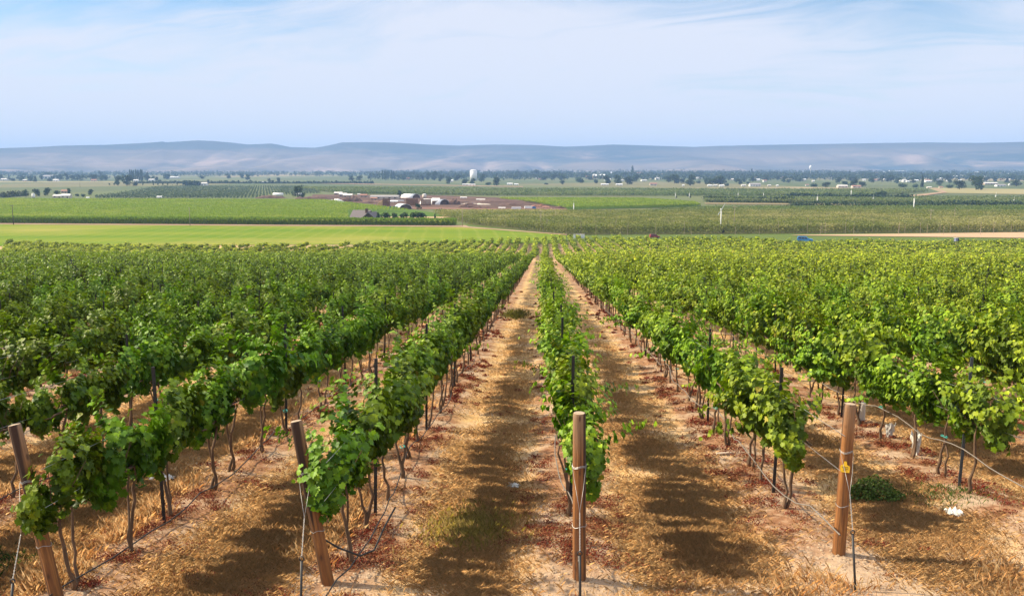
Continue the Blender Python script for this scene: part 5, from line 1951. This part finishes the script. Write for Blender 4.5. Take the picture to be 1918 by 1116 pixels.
lathe_thing('water_tank', 887, 338.5, [(6.6, 0), (6.6, 18.2)], W_WHITE, 'big round white water tank rising over the trees', 'tank', [(6.7, 18.2), (5.9, 19.4), (3.3, 20.3), (.4, 20.5)])
lathe_thing('silo', 62.7, 371, [(2.8, 0), (2.8, 8.0)], W_WHITE, 'small white silo of the left farmstead', 'silo', [(2.9, 8), (2.2, 8.9), (.3, 9.3)])
lathe_thing('yard_tank', 795, 371.5, [(4.1, 0), (4.1, 7.2)], W_CREAM, 'round pale tank right of the rear hoop barn', 'tank', [(4.2, 7.2), (3.0, 8.2), (.4, 8.7)])
wt_ = lathe_thing('water_tower', 1517.5, 330, [(.5, 0), (.45, 11.5), (.9, 12.6), (2.0, 13.8), (2.4, 16), (2.2, 18.2), (1.2, 19.6), (.2, 20)], R_WHITE, 'small white water tower standing above the town wood', 'water tower')


def lying_tank(px, base, w, h, label):
    x, y, z, mpp = gp(px, base)
    W, r = w * mpp, h * mpp / 2
    e = empty('storage_tank', (x, y, z), R(-12))
    tag(e, label, 'tank')
    m = MB(); m.tube([(-W / 2 - r * .3, 0, r + .3), (-W / 2, 0, r + .3), (W / 2, 0, r + .3), (W / 2 + r * .3, 0, r + .3)], [r * .55, r, r, r * .55], 18)
    m.build('tank_body', R_WHITE, e, None, True)
    for s in (-.3, .3):
        MB().box((W * s, 0, -.2), (.5, r * 1.5, .9)).build('cradle', W_TAN, e)


lying_tank(521, 368, 19, 6, 'long white storage tank left of the greyish tree')
lying_tank(558, 367.5, 15, 5, 'white storage tank behind the greyish tree')


def heap(name, px, base, w, h, mat, label, cat, seed, depth=.5):
    x, y, z, mpp = gp(px, base)
    W, H = w * mpp, h * mpp
    rng = np.random.default_rng(seed)
    u, v = np.meshgrid(np.linspace(-1, 1, 44), np.linspace(-1, 1, 18))
    r2 = np.clip(1 - u ** 2, 0, 1) ** .6 * np.clip(1 - v ** 2, 0, 1) ** .6
    zz_ = H * r2 * (.55 + .8 * vnoise(u * 4 + seed, v * 2 + 3, seed)) * (.85 + .3 * vnoise(u * 13 + seed, v * 7, seed + 1)) - .12
    o = obj(name, grid_mesh(name, u * W / 2, v * W * depth / 2, zz_, mat), None, (x, y + W * depth * .3, z))
    return tag(o, label, cat)


heap('compost_heap', 851, 384, 24, 10, COMPOST, 'dark compost heap at the mouth of the big hoop barn', 'heap', 2)
heap('compost_heap', 878, 390, 54, 8, COMPOST, 'long dark reddish heap right of the big hoop barn', 'heap', 3, .3)
heap('compost_heap', 655, 378, 46, 9, COMPOST, 'dark heap in front of the three pale yard sheds', 'heap', 4, .4)
heap('compost_heap', 588, 373, 78, 6.5, COMPOST, 'long low dark heap behind the corn, right of white tanks', 'heap', 5, .25)
heap('compost_heap', 505, 371.5, 60, 5, COMPOST, 'low dark heap below the long white storage tank', 'heap', 6, .25)
heap('compost_heap', 935, 380, 120, 6, COMPOST, 'wide brown heap beside the bright wedge of corn', 'heap', 7, .3)
heap('compost_heap', 1010, 388, 34, 5, paint('red_soil', (.30, .14, .085), .95, .4, 1), 'reddish soil heap behind the white truck', 'heap', 8, .3)
heap('compost_heap', 1046, 391, 30, 4.5, COMPOST, 'dark heap at the right tip of the brown yard', 'heap', 9, .3)
heap('covered_pile', 628, 380, 40, 6, R_WHITE, 'long white sheeted pile at the edge of the corn', 'pile', 10, .35)
heap('covered_pile', 888, 384, 70, 3.0, W_CREAM, 'pale long windrow right of the dark compost heap', 'pile', 11, .2)


heap('compost_heap', 962, 385, 60, 5, COMPOST, 'brown heap above the low white trailer in the yard', 'heap', 13, .3)
heap('compost_heap', 905, 391, 60, 4, COMPOST, 'low brown heap along the front of yard left of the trailer', 'heap', 14, .25)
heap('compost_heap', 690, 381, 40, 5, COMPOST, 'brown heap left of the pale new wooden bins', 'heap', 15, .3)


def bins(px, base, w, h, mat, label, seed, step=True):
    x, y, z, mpp = gp(px, base)
    W, H = w * mpp, h * mpp
    rg = random.Random(seed)
    e = empty('bin_stack', (x, y, z), R(rg.uniform(-14, -6)))
    tag(e, label, 'bins')
    nx = max(2, round(W / 1.25)); nz = max(2, round(H / .78))
    k = 0
    for a in range(nx):
        hh = nz if not step else max(2, nz - (nx - a < 0) - max(0, 3 - a) - (rg.random() < .2))
        for b in range(hh):
            bx, bz = -W / 2 + W * (a + .5) / nx, b * H / nz
            m = MB()
            cw, cd, chh = W / nx * .96, 1.2, H / nz * .93
            for q in range(4):
                m.box((bx, -cd / 2, bz + .08 + q * (chh - .08) / 4), (cw, .04, (chh - .08) / 4 * .86))
                m.box((bx - cw / 2, 0, bz + .08 + q * (chh - .08) / 4), (.04, cd * .95, (chh - .08) / 4 * .86))
            m.box((bx, .04, bz), (cw * .9, cd * .9, chh * .98))
            if k < 100:
                m.build('bin', mat, e); k += 1
    return e


bins(712, 387, 10, 13, BINP, 'pale new wooden bins stacked in steps in the yard', 1)
bins(724, 387, 14, 15, BINW, 'brown wooden bin stack right of the pale new bins', 2, False)
bins(772, 386, 23, 14, BINW, 'wide brown bin stack behind the front hoop barn', 3, False)
bins(798, 386, 20, 13, BINW, 'dark brown bin stack left of the big hoop barn', 4, False)
bins(815, 384, 12, 8, BINW, 'lowest brown bin stack touching the big hoop barn', 5, False)


def long_box(name, px, base, w, h, mat, label, cat, ribs=True, rz=0.0):
    x, y, z, mpp = gp(px, base)
    W, H = w * mpp, h * mpp
    e = empty(name, (x, y, z), rz)
    tag(e, label, cat)
    m = MB().box((0, 0, .12), (W, 2.3, H))
    if ribs:
        for k in range(int(W / .6)):
            m.box((-W / 2 + .3 + k * .6, -1.17, .2), (.12, .06, H - .16))
    m.build('body', mat, e)
    for s in (-.42, .42):
        MB().box((W * s, 0, -.1), (.25, 2.2, .24)).build('foot', COMPOST, e)
    return e


long_box('container', 739, 391.5, 22, 4.5, GREENP, 'long green container left of the front hoop barn', 'container')
long_box('trailer', 967, 392.3, 18, 4.0, R_WHITE, 'low white trailer at the right of the brown yard', 'trailer')
long_box('white_wall', 744, 377.5, 24, 2.2, R_WHITE, 'long low white wall behind the pale new bins', 'wall', False)


def wheels(root, xs_, y0, r, z):
    for xx in xs_:
        for s in (-1, 1):
            w = MB().tube([(xx, s * y0 - .11, z), (xx, s * y0 + .11, z)], r, 14).build('wheel', M_HOSE, root)
            MB().tube([(xx, s * (y0 + .005) - .12, z), (xx, s * (y0 + .005) + .12, z)], r * .55, 10).build('rim', M_WIRE, w)


def truck(px, base, w, h, cabm, boxm, label):
    x, y, z, mpp = gp(px, base)
    W, H = w * mpp, h * mpp
    e = empty('truck', (x, y, z), R(6))
    tag(e, label, 'truck')
    MB().box((-W * .16, 0, H * .24), (W * .64, 2.3, H * .7)).build('cargo_box', boxm, e)
    cb = MB().box((W * .34, 0, H * .22), (W * .3, 2.2, H * .34)).box((W * .31, 0, H * .56), (W * .22, 2.1, H * .3), 0, .85).build('cab', cabm, e)
    MB().box((W * .31, -1.06, H * .58), (W * .14, .06, H * .18)).build('window', GLASS, cb)
    wheels(e, (-W * .36, W * .34), 1.05, H * .17, H * .17)


truck(993, 391.8, 22, 5.8, BLUEP, R_WHITE, 'white box truck with a blue cab in the brown yard')

# ------------------------------------------------------------------ vehicles at the vineyard's far side
CARB = paint('blue_car_paint', (.035, .22, .50), .3, .1, 1)
CARD = paint('dark_trim', (.03, .032, .036), .4, .1, 1)
CARR = paint('red_car_paint', (.32, .035, .045), .35, .1, 1)


def suv(px, base, length, paintm, label, rz, name='parked_car'):
    x, y, z, mpp = gp(px, base)
    e = empty(name, (x, y, z), rz)
    tag(e, label, 'car')
    S = length / 5.0
    side = [(-2.45, .42), (-2.5, .95), (-2.35, 1.08), (-2.2, 1.74), (-1.9, 1.84), (.35, 1.84), (.6, 1.76), (1.25, 1.16), (2.2, 1.06), (2.45, .90), (2.5, .45)]
    n = len(side)
    m = MB()
    P = []
    for s in (-1, 1):
        for a, b in side:
            w = .93 if b < 1.2 else .93 - (b - 1.1) * .22
            P.append((a * S, s * w * S, b * S))
    fs = [tuple(range(n)), tuple(range(2 * n - 1, n - 1, -1))] + [(k, k + n, (k + 1) % n + n, (k + 1) % n) for k in range(n)]
    body = m.poly(P, fs).build('body', paintm, e)
    for s in (-1, 1):
        for xa, xb in ((-2.05, -1.1), (-1.0, -.1), (0, .75)):
            hi = .55 if xb == .75 else xb
            w0, w1 = .925, .80
            MB().poly([(xa * S, s * (w0 + .006) * S, 1.14 * S), (xb * S, s * (w0 + .006) * S, 1.14 * S), (hi * S, s * (w1 + .012) * S, 1.68 * S), (xa * S, s * (w1 + .012) * S, 1.68 * S)], [(0, 1, 2, 3)]).build('side_window', GLASS, e)
        MB().box((2.46 * S, s * .68 * S, .72 * S), (.1 * S, .3 * S, .18 * S)).build('headlight', R_WHITE, e)
        MB().box((-2.47 * S, s * .74 * S, .85 * S), (.08 * S, .16 * S, .28 * S)).build('tail_light', CARR, e)
        for xd in (-.55, .45):
            MB().box((xd * S, s * .945 * S, .98 * S), (.16 * S, .04, .03)).build('door_handle', CARD, e)
    MB().poly([(.66 * S, -.72 * S, 1.74 * S), (.66 * S, .72 * S, 1.74 * S), (1.24 * S, .84 * S, 1.2 * S), (1.24 * S, -.84 * S, 1.2 * S)], [(0, 1, 2, 3)]).build('windscreen', GLASS, e, (.012, 0, .012))
    MB().box((2.50 * S, 0, .42 * S), (.16 * S, 1.8 * S, .22 * S)).build('bumper', CARD, e)
    rk = MB()
    for yy in (-.6, .6):
        rk.box((-.75 * S, yy * S, 1.88 * S), (2.1 * S, .05, .05))
    for xx in (-1.5, -.75, 0):
        rk.box((xx * S, 0, 1.93 * S), (.05, 1.4 * S, .04))
    rk.build('roof_rack', CARD, e)
    wheels(e, (-1.5 * S, 1.55 * S), .86 * S, .37 * S, .37 * S)
    return e


suv(1507, 453.5, 5.0, CARB, 'bright blue boxy car parked beyond the vines by the tan track', R(-14))
suv(1226, 446, 3.6, CARR, 'small red vehicle half hidden at the far edge of vines', R(10))
# box on a post among the vines
x, y, z, mpp = gp(1790, 466)
e = empty('instrument_box', (x, y, z))
tag(e, 'blue grey box on a post rising above the far right vines', 'box')
MB().tube([(0, 0, -.2), (0, 0, 2.3)], .06, 8).build('pole', W_TAN, e)
MB().box((0, 0, 2.2), (1.0, .7, .95), .4, .86).build('housing', paint('violet_grey', (.20, .22, .36), .5, .2, 2), e)
MB().box((.55, .05, 2.15), (.3, .5, .85), .3).build('side_panel', CARD, e)
MB().box((-.1, 0, 3.1), (1.1, .8, .09), .4).build('lid', R_PALE, e)
for q in range(5):
    px = 1076 + q * 4.2 + (q % 2) * .7
    x, y, z, mpp = gp(px, 446.5)
    e = empty('field_box', (x, y, z), .1 * q)
    tag(e, '%s white box from the left in the short row by a dark pole' % ordinal(q + 1), 'box', 'white boxes by the farm track')
    MB().box((0, 0, .1), (.6, .6, 1.2)).box((0, 0, .75), (.63, .63, .04)).build('body', R_WHITE, e)
    MB().box((0, 0, 1.3), (.68, .68, .12)).build('lid', R_PALE, e)


# ------------------------------------------------------------------ poles and wind machines
P_DARK = paint('dark_pole', (.10, .075, .055), .9, .3, 2, 0, 0, (4, 4, .3))
P_PALE = paint('weathered_pole', (.36, .29, .22), .9, .3, 2, 0, 0, (4, 4, .3))


def pole(px, base, top, mat, label, arm=True, r=.15):
    x, y, z, mpp = gp(px, base)
    H = (base - top) * mpp
    e = empty('utility_pole', (x, y, z), R(-20))
    tag(e, label, 'pole')
    MB().tube([(0, 0, -.4), (0, 0, H * .5), (0, 0, H)], [r, r * .85, r * .65], 9).build('shaft', mat, e, None, True)
    if arm:
        a = MB().box((0, -.15, H - .7), (2.2, .11, .13)).build('crossarm', mat, e)
        for q in (-.95, -.4, .4, .95):
            MB().lathe((q, -.15, H - .57), [(.05, 0), (.06, .08), (.03, .16)], 8).build('insulator', R_PALE, a)


for a in [(25.5, 421.5, 383, P_DARK, 'dark utility pole at the far left before the corn', True, .17), (356, 423.5, 388, P_PALE, 'pale thin pole before the corn left of centre', False, .13),
          (866, 424, 390, P_PALE, 'pale pole at the corner of the dirt path', False, .13), (1013, 433, 393, P_PALE, 'slender tan pole in the orchard below the corn wedge', True, .12),
          (1041, 416, 396, P_PALE, 'short pale pole in the orchard left of centre wind machine', False, .12), (1088, 446, 415, P_DARK, 'dark pole beside the row of white boxes', False, .13),
          (1375, 428, 385, P_PALE, 'thin tan pole right of the slanted wind machine', True, .10), (1742, 427, 392, P_PALE, 'tan pole with crossarm in the right orchard', True, .13),
          (1787, 421, 389, P_PALE, 'faint pale pole right of the tan crossarm pole', False, .10), (150, 351, 342, P_DARK, 'small dark pole on the left plain', False, .2)]:
    pole(*a)
M_MACH = paint('machine_white', (.72, .72, .68), .5, .1, 1)


def wind_machine(px, base, top, tilt, label, r=.2, spin=0.0, az=0.0, blade=None):
    x, y, z, mpp = gp(px, base)
    H = (base - top) * mpp
    e = empty('wind_machine', (x, y, z), az)
    tag(e, label, 'wind machine', 'orchard wind machines')
    MB().tube([(0, 0, -.3), (0, 0, H * .5), (0, 0, H)], [r * 1.1, r, r * .9], 10).build('pole', M_MACH, e, None, True)
    MB().box((0, 0, H), (.55, .8, .5)).build('gearbox', M_MACH, e)
    MB().box((r + .7, 0, .2), (1.1, .9, 1.2)).build('engine', CARD, e)
    L = (blade or 2.6)
    m = MB()
    m.box((0, -.02, .1), (.30, .10, L), 0, .6)
    m.box((0, -.02, -L), (.30, .10, L - .1), 0, 1.0)
    m.tube([(0, -.2, 0), (0, .2, 0)], .22, 10)
    b = m.build('blade', M_MACH, e, (0, -.6, H + .25))
    b.rotation_euler = (0, tilt, spin)


wind_machine(1349.5, 437, 393.5, R(31), 'white wind machine with a long slanted blade in the orchard', .2, 0, 0, 2.5)
wind_machine(1074.5, 402.5, 383, R(3), 'white wind machine standing below the corn wedge', .26, R(80), 0, 2.0)
wind_machine(1265, 371, 363, R(5), 'left one of two white wind machines past the corn wedge', .3, R(80))
wind_machine(1291, 371, 363, R(4), 'right one of two white wind machines past the corn wedge', .3, R(80))
wind_machine(1382.5, 370, 363, R(4), 'faint far wind machine under the white sheds', .26, R(80))
wind_machine(1430, 369, 363, R(4), 'faint far wind machine right of the white farmhouse', .26, R(80))
wind_machine(1530.5, 382.5, 370, R(4), 'white wind machine before the left part of dark hedge', .3, R(80))
wind_machine(1594, 368, 358, R(4), 'white wind machine left of the dark field bushes', .3, R(80))
wind_machine(1635, 380.5, 372, R(4), 'white wind machine right of centre of the dark hedge', .3, R(80))
wind_machine(1711, 398, 374, R(2), 'tallest thin white wind machine in the right orchard', .3, R(80))
wind_machine(1864, 377, 367, R(4), 'white wind machine left of a pair near right edge', .3, R(80))
wind_machine(1898, 384, 376, R(4), 'white wind machine right of a pair near right edge', .3, R(80))
wind_machine(1475, 340.5, 336, R(4), 'tiny far wind machine below the town wood', .35, R(80))

# tall slim posts standing in the first orchard rows
rg = random.Random(21)
pm = MB()
for q in range(90):
    px = rg.uniform(1000, 1930)
    x, y, z, mpp = gp(px, rg.uniform(428, 441))
    ln = rg.gauss(0, .25) if rg.random() < .25 else rg.gauss(0, .05)
    pm.tube([(x, y, z - .2), (x + ln, y, z + rg.uniform(3.0, 5.0))], .055, 5)
tag(pm.build('orchard_poles', P_PALE), 'slim pale poles poking up from the orchard rows', 'poles', None, 'stuff')

# ------------------------------------------------------------------ the hazy air of the valley
hm, ht, ho = mat_new('valley_haze')
pv = N(ht, 'ShaderNodeVolumePrincipled')
pv.inputs['Color'].default_value = (0.31, 0.51, 0.90, 1)
pv.inputs['Density'].default_value = 0.00014
pv.inputs['Anisotropy'].default_value = 0.0
ht.links.new(pv.outputs[0], ho.inputs[1])
hz = MB().box((0, 4300, -34), (15600, 8800, 34 + 222)).build('haze', hm)
tag(hz, 'pale blue haze hanging over the valley', 'haze', None, 'stuff')
print('faces', sum(len(m.polygons) for m in bpy.data.meshes))
